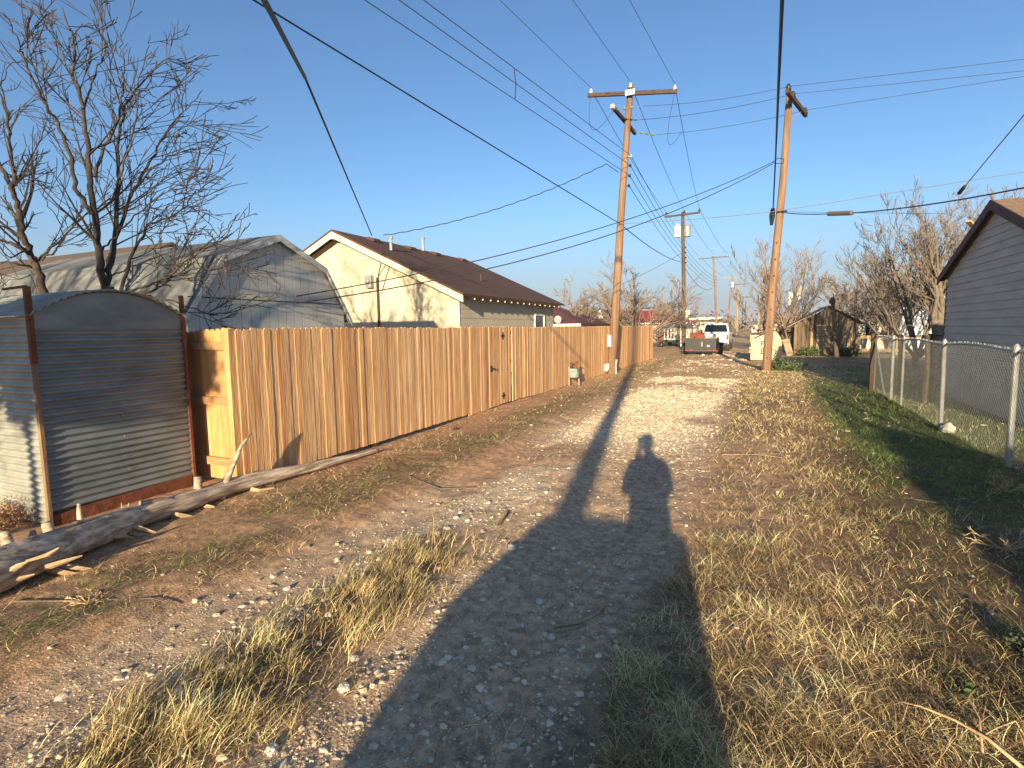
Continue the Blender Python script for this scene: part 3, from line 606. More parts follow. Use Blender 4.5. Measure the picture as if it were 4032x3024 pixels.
def roofpt(px, py):
    lo, hi = 12.0, 30.0
    for _ in range(40):
        m = (lo + hi) / 2; p = CAM + ray(px, py) * m
        if p[2] > rz(p[0]): lo = m
        else: hi = m
    return p
d = ray(845, 535); 
for (px, py, h, r, m_) in ((845, 540, .42, .055, steel), (914, 541, .5, .06, steel), (1039, 607, .26, .04, brown_roof)):
    best = None
    for D in np.linspace(12, 30, 400):
        p = CAM + ray(px, py) * D
        if p[0] > HXr and p[2] < rz(p[0]): best = p; break
    if best is None: continue
    b = MB(); b.tube([(best[0], best[1], best[2] - .1), (best[0], best[1], best[2] + h)], r, 10)
    if m_ is steel: b.lathe((best[0], best[1], best[2] + h - .02), [(r * 1.5, 0), (r * 1.6, .05), (r * .6, .09)], 10)
    b.build('vent_pipe', m_, roof)
for yy in (16.1, 18.4, 20.3, 22.6):
    x = HXr + .32; b = MB(); z = rz(x); b.prism([(x - .18, yy, z + .04), (x + .2, yy, z - .06), (x + .2, yy, z + .04), (x - .08, yy, z + .12)], (0, .36, 0)); b.build('roof_vent', brown_roof, roof)
mp1 = atY(817, 640, HY0 - .05); b = MB(); b.tube([(mp1[0], HY0 - .07, .3), (mp1[0], HY0 - .07, atY(817, 600, HY0)[2])], .04, 8); b.build('conduit', arm_wood, house)
b = MB(); q = atY(803, 608, HY0); b.box(q[0] - .16, q[0] + .1, HY0 - .16, HY0 - .015, q[2] - .22, q[2] + .2); b.lathe((q[0] - .05, HY0 - .16, q[2]), [(.09, 0), (.09, -.06), (.05, -.09)], 12, 'y'); b.build('electric_meter', steel, house)
b = MB(); t0 = atY(829, 547, RY0); b.tube([(mp1[0] + .02, HY0 - .04, atY(817, 600, HY0)[2]), (mp1[0] + .03, HY0 - .04, 3.6), (t0[0], RY0 - .03, t0[2])], .018, 6); b.tube([(mp1[0] + .5, HY0 - .04, 3.9), (mp1[0] + .12, HY0 - .04, 3.0)], .01, 5); b.build('service_wire', wire_m, house)
# grey gambrel barn
BX, BY0, BY1 = -8.3, 5.75, 9.35; BYr = 7.6; BZR, BZH, BZE = 3.55, 3.04, 2.03; BH0, BH1 = 6.45, 8.72; BXL = -15.4
barn = empty('gambrel_barn', (-11, BYr, 0), 'grey barn shed with a gambrel roof and grooved siding behind the metal shed', 'shed')
gam = [(BY0 - .14, BZE - .06), (BH0 - .06, BZH), (BYr, BZR), (BH1 + .06, BZH), (BY1 + .14, BZE - .06)]
def gtop(y):
    for (a, za), (b, zb) in zip(gam, gam[1:]):
        if a <= y <= b: return za + (zb - za) * (y - a) / (b - a) - .05
    return BZE
wm = MB(); y = BY0
while y < BY1 - .02:
    y1 = min(y + .2, BY1); wm.prism([(BX, y + .007, .05), (BX, y1 - .007, .05), (BX, y1 - .007, gtop(y1 - .007)), (BX, y + .007, gtop(y + .007))], (-.02, 0, 0)); y = y1
wm.prism([(BX - .012, BY0 + .01, .05), (BX - .012, BY1 - .01, .05), (BX - .012, BY1 - .01, gtop(BY1 - .01)), (BX - .012, BH1, gtop(BH1)), (BX - .012, BYr, gtop(BYr)), (BX - .012, BH0, gtop(BH0)), (BX - .012, BY0 + .01, gtop(BY0 + .01))], (-.02, 0, 0))
wm.box(BXL, BX - .03, BY0, BY0 + .03, .05, BZE); wm.box(BXL, BX - .03, BY1 - .03, BY1, .05, BZE)
wm.build('wall', barn_wall, barn)
MB().box(BX - .001, BX + .008, BY0 + .02, BY1 - .02, 2.33, 2.345).build('siding_joint', arm_wood, barn)
rm = MB()
for (a, za), (b, zb) in zip(gam, gam[1:]):
    rm.hexa([(BXL, a, za - .03), (BX + .09, a, za - .03), (BX + .09, b, zb - .03), (BXL, b, zb - .03), (BXL, a, za + .02), (BX + .09, a, za + .02), (BX + .09, b, zb + .02), (BXL, b, zb + .02)])
rm.build('roof', grey_shingle, barn)
tm = MB()
for XX in (BX + .091, BXL - .02):
    tm = MB()
    for (a, za), (b, zb) in zip(gam, gam[1:]):
        tm.prism([(XX, a, za + .022), (XX, b, zb + .022), (XX, b, zb - .10), (XX, a, za - .10)], (.02, 0, 0))
    tm.build('rake_trim', white_trim, barn)
MB().box(BX + .002, BX + .03, BY0 - .02, BY0 + .08, .05, BZE - .1).build('corner_board', white_trim, barn)
# dark grey garage on the right
GX0, GYr, GYe = 4.1, 13.38, 16.15; GZR, GZE = 4.02, 2.80; GY0 = 2 * GYr - GYe; gsl = (GZR - GZE) / (GYe + .28 - GYr)
gar = empty('grey_garage', (GX0 + 2, GYr, 0), 'dark grey lap sided garage with maroon eaves behind the chain link fence', 'garage')
wm = MB(); ginv = lambda z: (GZR - .1 - z) / gsl
lapwall(wm, 'y', GX0, -1, .12, GZR - .12, lambda z: max(GY0, GYr - ginv(z)), lambda z: min(GYe, GYr + ginv(z)), course=.157, lap=.024)
wm.box(GX0 + .04, GX0 + 6, GYe - .05, GYe, .1, GZE - .05); wm.box(GX0 + .04, GX0 + 6, GY0, GY0 + .05, .1, GZE - .05); wm.box(GX0 + .0, GX0 + .05, GY0 + .02, GYe - .02, -.1, .12)
wm.build('wall', grey_siding, gar)
rm = MB()
for s_ in (1, -1):
    ye = GYr + s_ * (GYe + .28 - GYr); a = [(GX0 - .12, GYr, GZR), (GX0 - .12, ye, GZE), (GX0 + 6.3, ye, GZE), (GX0 + 6.3, GYr, GZR)]
    rm.prism([(p[0], p[1], p[2]) for p in a], (0, 0, .05))
rm.build('roof', tan_shingle, gar)
tm = MB()
for s_ in (1, -1):
    ye = GYr + s_ * (GYe + .30 - GYr)
    tm.prism([(GX0 - .15, GYr, GZR + .06), (GX0 - .15, ye, GZE + .055), (GX0 - .15, ye, GZE - .11), (GX0 - .15, GYr, GZR - .13)], (.028, 0, 0))
    tm.prism([(GX0 - .12, GYr, GZR - .012), (GX0 - .12, ye, GZE - .012), (GX0 - .02, ye, GZE - .012), (GX0 - .02, GYr, GZR - .012)], (0, 0, -.02))
tm.build('rake_trim', maroon, gar)
MB().box(GX0 - .02, GX0 + .04, GYe + .002, GYe + .06, 0, GZE - .1).build('corner_board', maroon, gar)
g1 = atX(2075, 525, GX0 + 1.6); 
tm = MB(); tm.bar((GX0 + 1.6, GYe + 1.9, 3.4), (GX0 + .35, GYe + .2, 4.15), .10, .05); tm.build('leaning_board', fresh_split, gar)
# weathered shack
KX0, KX1, KY = 1.93, 5.1, 35.3; KXr, KZR, KZE = 3.62, 2.80, 1.75
shack = empty('plank_shack', (3.5, KY, 0), 'small weathered plank shack with a sagging tin roof beyond the right pole', 'shed')
ktop = lambda x: KZR - .06 - (KZR - KZE) * abs(x - KXr) / (KXr - KX0 if x < KXr else (KX1 - KXr)) * .93
wm = MB(); x = KX0
while x < KX1:
    wd = rnd.uniform(.13, .22); x1 = min(x + wd, KX1); dy = rnd.uniform(0, .025); v_ = rnd.choice((.35, .55, .8, 1.0, 1.15)); wm.col = (v_, v_, v_ * .97)
    if not (3.05 < (x + x1) / 2 < 3.62): wm.prism([(x + .006, KY - dy, .03), (x1 - .006, KY - dy, .03), (x1 - .006, KY - dy, ktop(x1)), (x + .006, KY - dy, ktop(x))], (0, .022, 0))
    else: wm.prism([(x + .006, KY - dy, 1.75), (x1 - .006, KY - dy, 1.75), (x1 - .006, KY - dy, ktop(x1)), (x + .006, KY - dy, ktop(x))], (0, .022, 0))
    x = x1
wm.box(KX0 + .01, KX0 + .03, KY + .03, KY + 4, 0, KZE - .1); wm.box(KX1 - .03, KX1 - .01, KY + .03, KY + 4, 0, KZE - .1); wm.box(KX0 + .05, KX1 - .05, KY + .07, KY + .09, .02, 1.7)
wm.build('wall', shack_wood, shack)
dm = MB(); dm.box(3.07, 3.60, KY - .02, KY + .01, .05, 1.08); dm.box(3.07, 3.60, KY - .022, KY + .012, 1.14, 1.42); dm.box(3.07, 3.60, KY - .02, KY + .01, 1.44, 1.72); dm.bar((3.1, KY - .03, .15), (3.55, KY - .03, 1.0), .03, .09, (0, 1, 0)); dm.build('door', mat('pale_plank', (0.36, 0.27, 0.16), (0.24, 0.17, 0.1), scale=3, stretch=(1, 1, 2), rough=.95, bump=.3), shack)
for xx in (2.72, 3.0): MB().box(xx - .05, xx + .05, KY - .06, KY - .03, .03, ktop(xx) - .02).build('batten', bark_d, shack)
rm = MB()
for a, b, za, zb in ((KX0 - .38, KXr, KZE - .12, KZR), (KXr, KX1 + .35, KZR, KZE + .02)):
    n = 24
    for i in range(n):
        x0 = a + (b - a) * i / n; x1 = a + (b - a) * (i + 1) / n; z0 = za + (zb - za) * i / n; z1 = za + (zb - za) * (i + 1) / n
        rm.hexa([(x0, KY - .35, z0), (x1, KY - .35, z1), (x1, KY + 4.2, z1), (x0, KY + 4.2, z0), (x0, KY - .35, z0 + .05), (x1, KY - .35, z1 + .05), (x1, KY + 4.2, z1 + .05), (x0, KY + 4.2, z0 + .05)])
rm.build('roof', mat('patched_tin', (0.30, 0.29, 0.28), (0.14, 0.07, 0.05), scale=1.6, rough=.7, metal=.3, bump=.2), shack)
pst = MB(); a = atY(3278 * .5486, 1170 * .5486, 33); b = atY(3297 * .5486, 1398 * .5486, 33); pst.tube([(b[0], 33, -.2), (a[0], 33, a[2])], [.12, .09], 10); pst.lathe((a[0], 33, a[2] - .35), [(.11, 0), (.15, .05), (.15, .2), (.1, .26)], 10)
o = pst.build('wooden_post', pole_dark); tagp(o, 'thick dark wooden post standing in front of the plank shack', 'post')
lp = MB(); lp.bar((1.75, KY - .5, .02), (1.5, KY - .1, .95), .35, .03, (0, 1, 0)); tagp(lp.build('leaning_plank', shack_wood), 'wide plank leaning on the left side of the shack', 'plank')
# farther houses
def simple_house(name, label, cat, x0, x1, y0, y1, ze, zr, wmat, rmat, ridge='y', over=.4, fascia=None, course=.2, wins=(), hip=0):
    root = empty(name, ((x0 + x1) / 2, (y0 + y1) / 2, 0), label, cat); wm = MB(); rm = MB(); f = MB()
    if ridge == 'y':
        xr = (x0 + x1) / 2; s_ = (zr - ze) / (xr - x0 + over); iv = lambda z: (zr - .05 - z) / s_
        lapwall(wm, 'x', y0, -1, 0, zr - .08, lambda z: max(x0, xr - iv(z)), lambda z: min(x1, xr + iv(z)), course)
        wm.box(x0, x0 + .1, y0 + .04, y1, 0, ze); wm.box(x1 - .1, x1, y0 + .04, y1, 0, ze)
        for sg in (1, -1):
            ex = xr + sg * (x1 - xr + over); rm.prism([(xr, y0 - over, zr), (ex, y0 - over, ze), (ex, y1 + over, ze), (xr, y1 + over, zr)], (0, 0, .09))
            f.prism([(xr, y0 - over - .02, zr + .07), (ex, y0 - over - .02, ze + .07), (ex, y0 - over - .02, ze - .1), (xr, y0 - over - .02, zr - .1)], (0, .03, 0))
    else:
        yr = (y0 + y1) / 2; s_ = (zr - ze) / (yr - y0 + over); iv = lambda z: (zr - .05 - z) / s_
        lapwall(wm, 'x', y0, -1, 0, ze, lambda z: x0, lambda z: x1, course)
        for XX, og in ((x0, -1), (x1, 1)): lapwall(wm, 'y', XX, og, 0, ze if hip else zr - .08, lambda z: max(y0 + .05, yr - iv(z)), lambda z: min(y1, yr + iv(z)), course)
        for sg in (1, -1):
            ey = yr + sg * (y1 - yr + over); rm.prism([(x0 - over, yr, zr), (x0 - over, ey, ze), (x1 + over, ey, ze), (x1 + over - hip, yr, zr)], (0, 0, .09))
        if hip: rm.prism([(x1 + over - hip, yr, zr), (x1 + over, yr - (y1 - yr + over), ze), (x1 + over, yr + (y1 - yr + over), ze)], (0, 0, .085))
        f.box(x0 - over, x1 + over, y0 - over - .03, y0 - over, ze - .1, ze + .06)
    wm.build('wall', wmat, root); rm.build('roof', rmat, root); f.build('fascia', fascia or white_paint, root)
    for a, b, za, zb in wins:
        m = MB(); m.box(a, b, y0 - .06, y0 - .02, za, zb); wo = m.build('window', white_paint, root); MB().box(a + .08, b - .08, y0 - .075, y0 - .061, za + .08, zb - .08).build('pane', glass_d, wo)
    return root
red_roof = mat('red_metal_roof', (0.36, 0.045, 0.035), (0.25, 0.035, 0.03), scale=2, rough=.6)
mar_roof = mat('maroon_roof', (0.13, 0.045, 0.045), (0.08, 0.03, 0.03), scale=4, rough=.85)
mh = simple_house('maroon_roof_house', 'low house with a dark maroon roof just past the cream house', 'house', -21, -11.4, 36, 45, 2.0, 3.7, yellow_board, mar_roof, 'x', hip=4.5)
p = atY(2212 * .5486, 1258 * .5486, 35.5); b = MB(); b.lathe((p[0] - .3, 35.6, p[2]), [(.02, .02), (.25, -.05), (.27, -.06)], 14, 'y'); b.tube([(p[0] - .3, 35.6, p[2]), (p[0] - .3, 35.7, p[2] - .55)], .025, 6); b.build('satellite_dish', steel, mh)
simple_house('white_gable_house', 'small white gabled house half hidden by the left big pole', 'house', -16.4, -12.6, 54, 60, 2.2, 3.5, white_paint, mar_roof, 'y', .3, wins=((-14.7, -14.2, 2.3, 2.8),))
simple_house('red_roof_house', 'long house with a bright red metal roof behind the bare tree', 'house', -16.5, -7.6, 63, 72, 2.2, 3.7, yellow_board, red_roof, 'x', .5, hip=4)
simple_house('brown_roof_house', 'house with a brown shingle roof at the far left behind the barn', 'house', -32, -18.2, 8.5, 15.5, 2.6, 4.7, yellow_board, mat('tan_brown_shingle', (.12, .085, .065), (.08, .055, .042), scale=20, rough=.95, bump=.5), 'x', .4)
simple_house('brown_carport_house', 'brown roofed building behind the parked stock trailer', 'house', -7.2, -4.2, 62, 68, 1.5, 1.85, shack_wood, brown_roof, 'x', .4, fascia=tan_shingle)
st = empty('roadside_store', (-13, 150, 0), 'long white flat roofed store far away with a tall sign tower', 'store')
b = MB(); b.box(-16.2, -8.4, 150, 160, 0, 3.0); b.build('wall', white_paint, st); b = MB(); b.box(-16.6, -8.2, 149.3, 160.5, 3.6, 4.15); b.build('upper_canopy', white_paint, st); b = MB(); b.box(-16.0, -8.6, 149.5, 160, 3.0, 3.6); b.build('dark_band', arm_wood, st)
b = MB(); b.box(-17.6, -16.4, 149, 150.2, 0, 6.0); b.build('sign_tower', cream_trim, st)
wh = simple_house('white_blue_house', 'white and pale blue house with a brown roof seen through the trees at the right', 'house', 7.9, 16.0, 40, 50, 2.35, 4.6, mat('pale_blue_wall', (0.62, 0.68, 0.74), (0.42, 0.5, 0.58), scale=.6, rough=.7), brown_roof, 'y', .7, wins=((9.6, 10.5, .9, 1.9),))
b = MB(); b.box(5.6, 7.9, 41.5, 41.6, 0, 2.1); b.build('side_wall', barn_wall, wh); b = MB(); b.box(6.4, 6.9, 41.44, 41.5, .9, 1.8); b.build('side_window', glass_d, wh)
for i in range(9):
    x = rnd.uniform(-4, 9) + (i - 4) * 3; Y = 190 + i * 14
for i, (x, Y, s_) in enumerate([(-1.5, 165, 1), (0.6, 175, .8), (2.8, 185, 1.1), (5.4, 168, .9), (-22, 190, 2.2), (-31, 175, 2.6), (14, 140, 2), (-24, 110, 1.6), (22, 120, 2.4), (33, 100, 2.3)]):
    simple_house('distant_house', ['tiny white building far down the alley', 'pale low house far off on the flat horizon'][i > 3], 'house', x, x + 2.2 * s_ + (2 if i > 3 else 0), Y, Y + 6, 1.9, 2.7 + .3 * s_, white_paint if i % 3 else cream_trim, mar_roof if i % 2 else grey_shingle, 'x', .3)['group'] = 'houses far down the alley' if i <= 3 else 'houses along the horizon'
# ------------------------------------------------------------------ utility poles
def pole(label, base, top, r0, r1, m=pole_wood, group='utility poles along the alley', name='utility_pole'):
    root = empty(name, base, label, 'utility pole', group); mb = MB(); a = Vector(tuple(base)); b = Vector(tuple(top))
    n = 14; pts = []; 
    for i in range(n + 1):
        t = i / n; p = a.lerp(b, t); p.x += .03 * math.sin(t * 5 + a.y) * t * (1 - t) * 4; pts.append(p)
    pts[0].z -= .4; mb.tube(pts, [r0 + (r1 - r0) * i / n for i in range(n + 1)], 14); mb.build('pole', m, root, smooth=True); return root
def insul(root, p, m=ceramic, s=1.0):
    b = MB(); x, y, z = p; b.lathe((x, y, z), [(.02 * s, -.14 * s), (.02 * s, -.03 * s), (.075 * s, -.03 * s), (.085 * s, .01 * s), (.045 * s, .03 * s), (.075 * s, .06 * s), (.07 * s, .09 * s), (.04 * s, .11 * s), (.045 * s, .15 * s), (.02 * s, .16 * s)], 10)
    b.build('insulator', m, root, smooth=True)
PA0 = Vector((-5.08, 20.35, 0)); t_ = atY(1362, 183, 20.35); PA1 = Vector(tuple(t_))
pA = pole('tall tan leaning pole with two crossarms against the wooden fence', PA0, PA1, .165, .105)
def onA(z): return PA0.lerp(PA1, z / PA1.z)
a = Vector(tuple(atY(1270, 206, 20.2))); b = Vector(tuple(atY(1462, 197, 20.2)))
MB().bar(a, b, .10, .13).build('crossarm', arm_wood, pA); c = (a + b) / 2
MB().box(c.x - .18, c.x + .16, 20.08, 20.13, c.z - .09, c.z + .09).build('white_plate', white_paint, pA)
IA = [Vector(tuple(atY(px, py, 20.2))) for px, py in ((1277, 193), (1362, 180), (1458, 185))]
for p in IA: insul(pA, p - Vector((0, 0, .12)), ceramic, .9)
zc_ = onA(9.7); la = Vector((zc_.x - .12, 19.3, atY(1322, 229, 19.3)[2])); la.x = atY(1322, 229, 19.3)[0]; lb_ = Vector(tuple(atY(1372, 288, 21.5)))
MB().bar(la, lb_, .10, .12).build('lower_crossarm', arm_wood, pA)
MB().bar(la, la.lerp(lb_, .06), .115, .135).build('arm_end_cap', white_paint, pA)
SI = []
for t, (ex, ey), Yk in ((.12, (1388, 229), 19.6), (.48, (1390, 258), 20.4), (.93, (1418, 291), 21.4)):
    s0 = la.lerp(lb_, t); e0 = Vector(tuple(atY(ex, ey, s0.y + .05))); SI.append(e0); bb = MB(); bb.tube([s0, e0], .012, 5)
    for k in range(2 if t < .9 else 3):
        m_ = s0.lerp(e0, .35 + .25 * k); d_ = (e0 - s0).normalized(); bb.tube([m_ - d_ * .07, m_ - d_ * .02, m_ + d_ * .02, m_ + d_ * .07], [.02, .055, .055, .02], 8)
    bb.build('strain_insulator', poly_ins, pA)
SPA = []
for py in (330, 350, 371, 392):
    k = (803 - py) / (803 - 183); p = PA0.lerp(PA1, k); SPA.append(Vector((p.x + .2, p.y, p.z))); bb = MB(); bb.lathe((p.x + .19, p.y, p.z), [(.035, -.05), (.05, -.02), (.04, 0), (.05, .02), (.035, .05)], 8); bb.bar((p.x, p.y, p.z), (p.x + .2, p.y, p.z), .03, .03); bb.build('spool', ceramic if py == 330 else ceramic_d, pA)
MB().box(-5.17, -5.03, 20.08, 20.17, 1.05, 1.48).build('white_marker', white_paint, pA)
b = MB(); b.prism([(-5.27, 20.02, .14), (-5.15, 20.02, .10), (-5.08, 20.02, .24), (-5.09, 20.02, .40), (-5.25, 20.02, .38)], (0, .05, 0)); b.build('torn_tag', cream_trim, pA)
b = MB(); b.tube([(-4.86, 20.3, .55), (-4.9, 20.3, .3), (-4.88, 20.3, 0)], .05, 8); b.build('ground_guard', steel, pA)
PB0 = Vector((.34, 22.7, 0)); PB1 = Vector(tuple(atY(1705, 208, 22.7)))
pB = pole('tall tan leaning pole with a single skewed crossarm on the right side of the alley', PB0, PB1, .165, .11)
a = Vector(tuple(atY(1700, 196, 21.5))); b = Vector(tuple(atY(1741, 249, 24.0))); MB().bar(a, b, .12, .14).build('crossarm', arm_wood, pB)
IB = []
for (px, py), Y in (((1703, 187), 21.6), ((1713, 203), 22.2), ((1739, 238), 23.8)):
    p = Vector(tuple(atY(px, py, Y))); IB.append(p); insul(pB, p - Vector((0, 0, .10)), ceramic_d, 1.2)
p1 = a.lerp(b, .75); MB().bar((p1.x, p1.y, p1.z - .05), (PB1.x, 22.7, PB1.z - .9), .03, .03).build('arm_brace', steel, pB)
def onB(z): return PB0.lerp(PB1, z / PB1.z)
b = MB(); q = onB(atY(1685, 465, 22.7)[2]); b.tube([q + Vector((-.22, -.1, .25)), q + Vector((-.24, -.1, 0)), q + Vector((-.25, -.08, -.35))], [.07, .1, .05], 8); b.tube([q + Vector((-.1, -.15, .1)), q + Vector((.25, -.16, .1))], .03, 6); b.build('cable_bundle', wire_black, pB)
b = MB()
for pz in (.55, 1.7, 2.35, 3.0, 3.6, 4.2, 4.8): q2 = onB(pz); b.lathe((q2.x - .01, q2.y - .165, pz), [(.03, -.0), (.03, -.03), (.01, -.035)], 7, 'y')
b.build('bolt_holes', arm_wood, pB)
# farther poles
def far_pole(label, px, py, h, m, r=.15, arm=1.2, armm=None, lean=(0, 0), extra=None, dark=False):
    p = Vector(tuple(atz(px, py, h))); root = pole(label, (p.x + lean[0], p.y, 0), (p.x, p.y, h), r, r * .68, m)
    if arm:
        bb = MB(); z = h - .22; bb.bar((p.x - arm, p.y - .15, z - .04), (p.x + arm, p.y - .15, z + .04), .11, .13); bb.build('crossarm', armm or arm_wood, root)
        for q in (-arm * .95, .12, arm * .95): insul(root, (p.x + q, p.y - .15, z + .16), ceramic_d if dark else ceramic)
    if extra == 'tr':
        for sx, m_ in ((-.36, cream_trim), (.36, rust)):
            bb = MB(); z = h - 1.85; bb.lathe((p.x + sx, p.y - .05, z), [(.2, 0), (.24, .03), (.24, .75), (.26, .78), (.2, .84)], 14); bb.tube([(p.x + sx - .08, p.y, z + .8), (p.x + sx - .08, p.y, z + 1.02)], .03, 6); bb.tube([(p.x + sx + .08, p.y, z + .8), (p.x + sx + .08, p.y, z + 1.02)], .03, 6); bb.build('transformer', white_paint if sx < 0 else steel, root)
    if extra == 'tr1':
        bb = MB(); z = h - 1.9; bb.lathe((p.x - .05, p.y - .35, z), [(.2, 0), (.22, .03), (.22, .8), (.14, .9)], 12); bb.build('transformer', white_paint, root)
    for k in range(4):
        bb = MB(); z = h - 2.6 - .38 * k; c_ = Vector((p.x + lean[0] * (1 - z / h), p.y, z)); bb.lathe((c_.x + .2, c_.y - .02, z), [(.04, -.05), (.055, 0), (.04, .05)], 7); bb.build('spool', ceramic_d, root)
    return root, p
D0, d0 = far_pole('dark brown pole with a white and a grey transformer behind the black trailer', 1475, 458, 10.3, pole_dark, .17, 1.25, arm_wood, (.25, 0), 'tr', True)
D1, d1 = far_pole('thin tan pole with one long slightly tilted crossarm, right of the transformer pole', 1541, 553, 10.6, pole_wood, .15, 1.75, mat('grey_arm', (0.1, .1, .11), rough=.8), (.7, 0))
D2, d2 = far_pole('distant pole with a straight crossarm and one white transformer', 1583, 597, 10.3, pole_wood, .16, 1.5, pale_wood, (-.9, 0), 'tr1')
D3, d3 = far_pole('distant pale pole with an off centre crossarm, right behind the white transformer one', 1595, 612, 10.5, pale_wood, .19, 1.9, arm_wood)
for i, (px, py, h, m_) in enumerate([(1591, 638, 10, pale_wood), (1605, 640, 10.2, pole_dark), (1611, 651, 9.6, pole_dark), (1621, 664, 9.6, pale_wood), (1633, 676, 9.5, pole_dark), (1641, 682, 9, pale_wood)]):
    far_pole(['slim pale pole fifth in the receding row', 'dark pole sixth in the receding row', 'thin dark pole seventh in the receding row', 'faint pale pole eighth in the receding row', 'faint dark pole ninth in the receding row', 'faintest pole at the far end of the row'][i], px, py, h, m_, .17, 1.6 if i in (1, 3, 4) else 0)
R1, r1 = far_pole('grey weathered pole close behind the right leaning pole', 1659, 585, 8.8, pale_wood, .2, 0, None, (-.25, 0))
R2, r2 = far_pole('short pale pole left of the right leaning pole', 1641, 625, 8.5, pale_wood, .16, 0)
b = MB(); b.lathe((r1.x - .2, r1.y - .2, 7.0), [(.1, 0), (.35, .3), (.3, 1.2), (.1, 1.5)], 8); b.build('cable_clump', wire_black, R1)
# pole behind the viewer: casts the long shadow
PC0 = Vector((.93, -9.0, 0)); pC = pole('tall tan pole standing in the alley behind the viewpoint, casting the long shadow', PC0, (1.25, -9.0, 10.6), .17, .11)
MB().bar((.0, -9.1, 10.3), (2.4, -9.1, 10.3), .11, .13).build('crossarm', arm_wood, pC)
# ------------------------------------------------------------------ wires
def wire(name, pts, sag, r, label, m=wire_m, cat='wire', group='overhead wires'):
    mb = MB(); out = []
    for a, b in zip(pts, pts[1:]):
        a = Vector(tuple(a)); b = Vector(tuple(b)); n = 26
        for i in range(n + (b == Vector(tuple(pts[-1])))):
            t = i / n; p = a.lerp(b, t); p.z -= sag * 4 * t * (1 - t); out.append(p)
    mb.tube(out, r, 5, cap=False); o = mb.build(name, m); tagp(o, label, cat, group); return o
def back(p, px, py, z, Yb=-14):
    q = Vector(tuple(atz(px, py, z))); d = (q - p); t = (Yb - p.y) / d.y; return p + d * t
for p, (px, py), nm in ((IA[0], (1076, 0), 'left'), (IA[1], (1235, 0), 'middle'), (IA[2], (1358, 0), 'right')):
    wire('power_line', [p + Vector((0, 0, .05)), back(p, px, py, 10.9)], 0, .0075, f'bare overhead wire toward the viewer from the {nm} insulator of the left pole upper crossarm')
for p, (px, py), nm in zip(SPA, ((915, 0), (862, 0), (788, 0)), ('topmost', 'second', 'third')):
    wire('power_line', [p, back(p, px, py, p.z + .25)], .0, .009, f'long bare overhead wire from the {nm} spool on the big left pole')
ja = (1110, 160); jp = []
for (px, py), z in (((1110, 160), 8.25), ((1114, 198), 7.9), ((1113, 236), 7.6)):
    pass
def near_on(p, q, px, py):
    best = None
    for i in range(2000):
        s_ = Vector(p).lerp(Vector(q), i / 2000); c_ = RW.T @ (np.array(s_) - CAM)
        if c_[2] > -.5: continue
        x = (2016 + FPX * c_[0] / -c_[2]) * .5486; y = (1512 - FPX * c_[1] / -c_[2]) * .5486; d_ = abs(x - px) + abs(y - py)
        if best is None or d_ < best[0]: best = (d_, s_)
    return best[1]
J = [near_on(SPA[i], back(SPA[i], *((915, 0), (862, 0), (788, 0))[i], SPA[i].z + .25), *((1110, 160), (1114, 200), (1112, 236))[i]) for i in range(3)]
wire('wire_spacer', [J[0], J[1], J[2]], .0, .012, 'short vertical spacer wire joining the three parallel overhead lines', wire_black)
q = PA0.lerp(PA1, (803 - 473) / 620); q.y -= .17; TB = q
n1 = Vector(tuple(atD(548, 0, 7.5))); wire('telephone_cable', [TB, n1 + (n1 - TB) * .25], .0, .014, 'dark cable crossing the sky from the top left to the big left pole middle', wire_black, 'cable')
hx = None
for D in np.linspace(10, 30, 500):
    p = CAM + ray(803, 508) * D
    if p[2] < rz(p[0]) + .08 and p[0] > HXr: hx = Vector(tuple(p)); break
if hx is None: hx = Vector(tuple(atY(803, 508, 16)))
n2 = Vector(tuple(atD(660, 170, 7.5))); n3 = Vector(tuple(atD(570, 0, 4.2)))
wire('service_cable', [hx, n2], .0, .018, 'thin lower half of the black cable that drops to the ridge of the cream house', wire_black, 'cable'); wire('service_cable', [n2, n3, n3 + (n3 - n2) * .6], .0, .026, 'thickest black cable overhead, leaving the frame at the top left', wire_black, 'cable')
h2 = Vector(tuple(hx + Vector((.5, .0, -.05)))); g2 = near_on(PA0, PA1, 1336, 352)
pts = []; A_, B_ = h2, Vector(tuple(atY(1310, 354, 20.2)))
mbw = MB(); ptsw = []
for i in range(120):
    t = i / 119; p = A_.lerp(B_, t); p.z -= .35 * 4 * t * (1 - t); ptsw.append(p + Vector((0, 0, .012 * math.sin(i * .9))))
ptsw += [Vector(tuple(atY(1325, 365, 20.3))), Vector(tuple(atY(1336, 372, 20.3)))]
mbw.tube(ptsw, .016, 5, cap=False); tagp(mbw.build('service_drop', wire_m), 'twisted wavy service drop wire between the cream house roof and the big left pole', 'wire', 'overhead wires')
e1 = Vector(tuple(atY(1668, 351, 21.0)))
hb1 = Vector(tuple(atX(640, 640, -8.2))); hb2 = Vector(tuple(atX(640, 655, -8.2)))
wire('service_drop', [hb1, e1], .45, .012, 'upper of two parallel cables sagging from the barn to the right pole vertical cable'); wire('service_drop', [hb2, e1 + Vector((0, 0, -.05))], .62, .013, 'lower of two parallel cables sagging from the barn to the right pole vertical cable')
vB = onB(atY(1684, 458, 22.7)[2]) + Vector((-.22, -.1, 0)); vt = Vector(tuple(atD(1690, 0, 6.0)))
vm = Vector(tuple(atD(1675, 352, 17.2)))
wire('overhead_cable', [vB, vm, vt, vt + (vt - vm) * .4], .0, .024, 'thick black cable coming straight overhead down to the right leaning pole', wire_black, 'cable')
lp_ = [e1, e1 + Vector((.18, 0, .12)), e1 + Vector((.36, 0, .06)), e1 + Vector((.34, 0, -.08)), e1 + Vector((.15, 0, -.05)), e1 + Vector((0, 0, 0))]
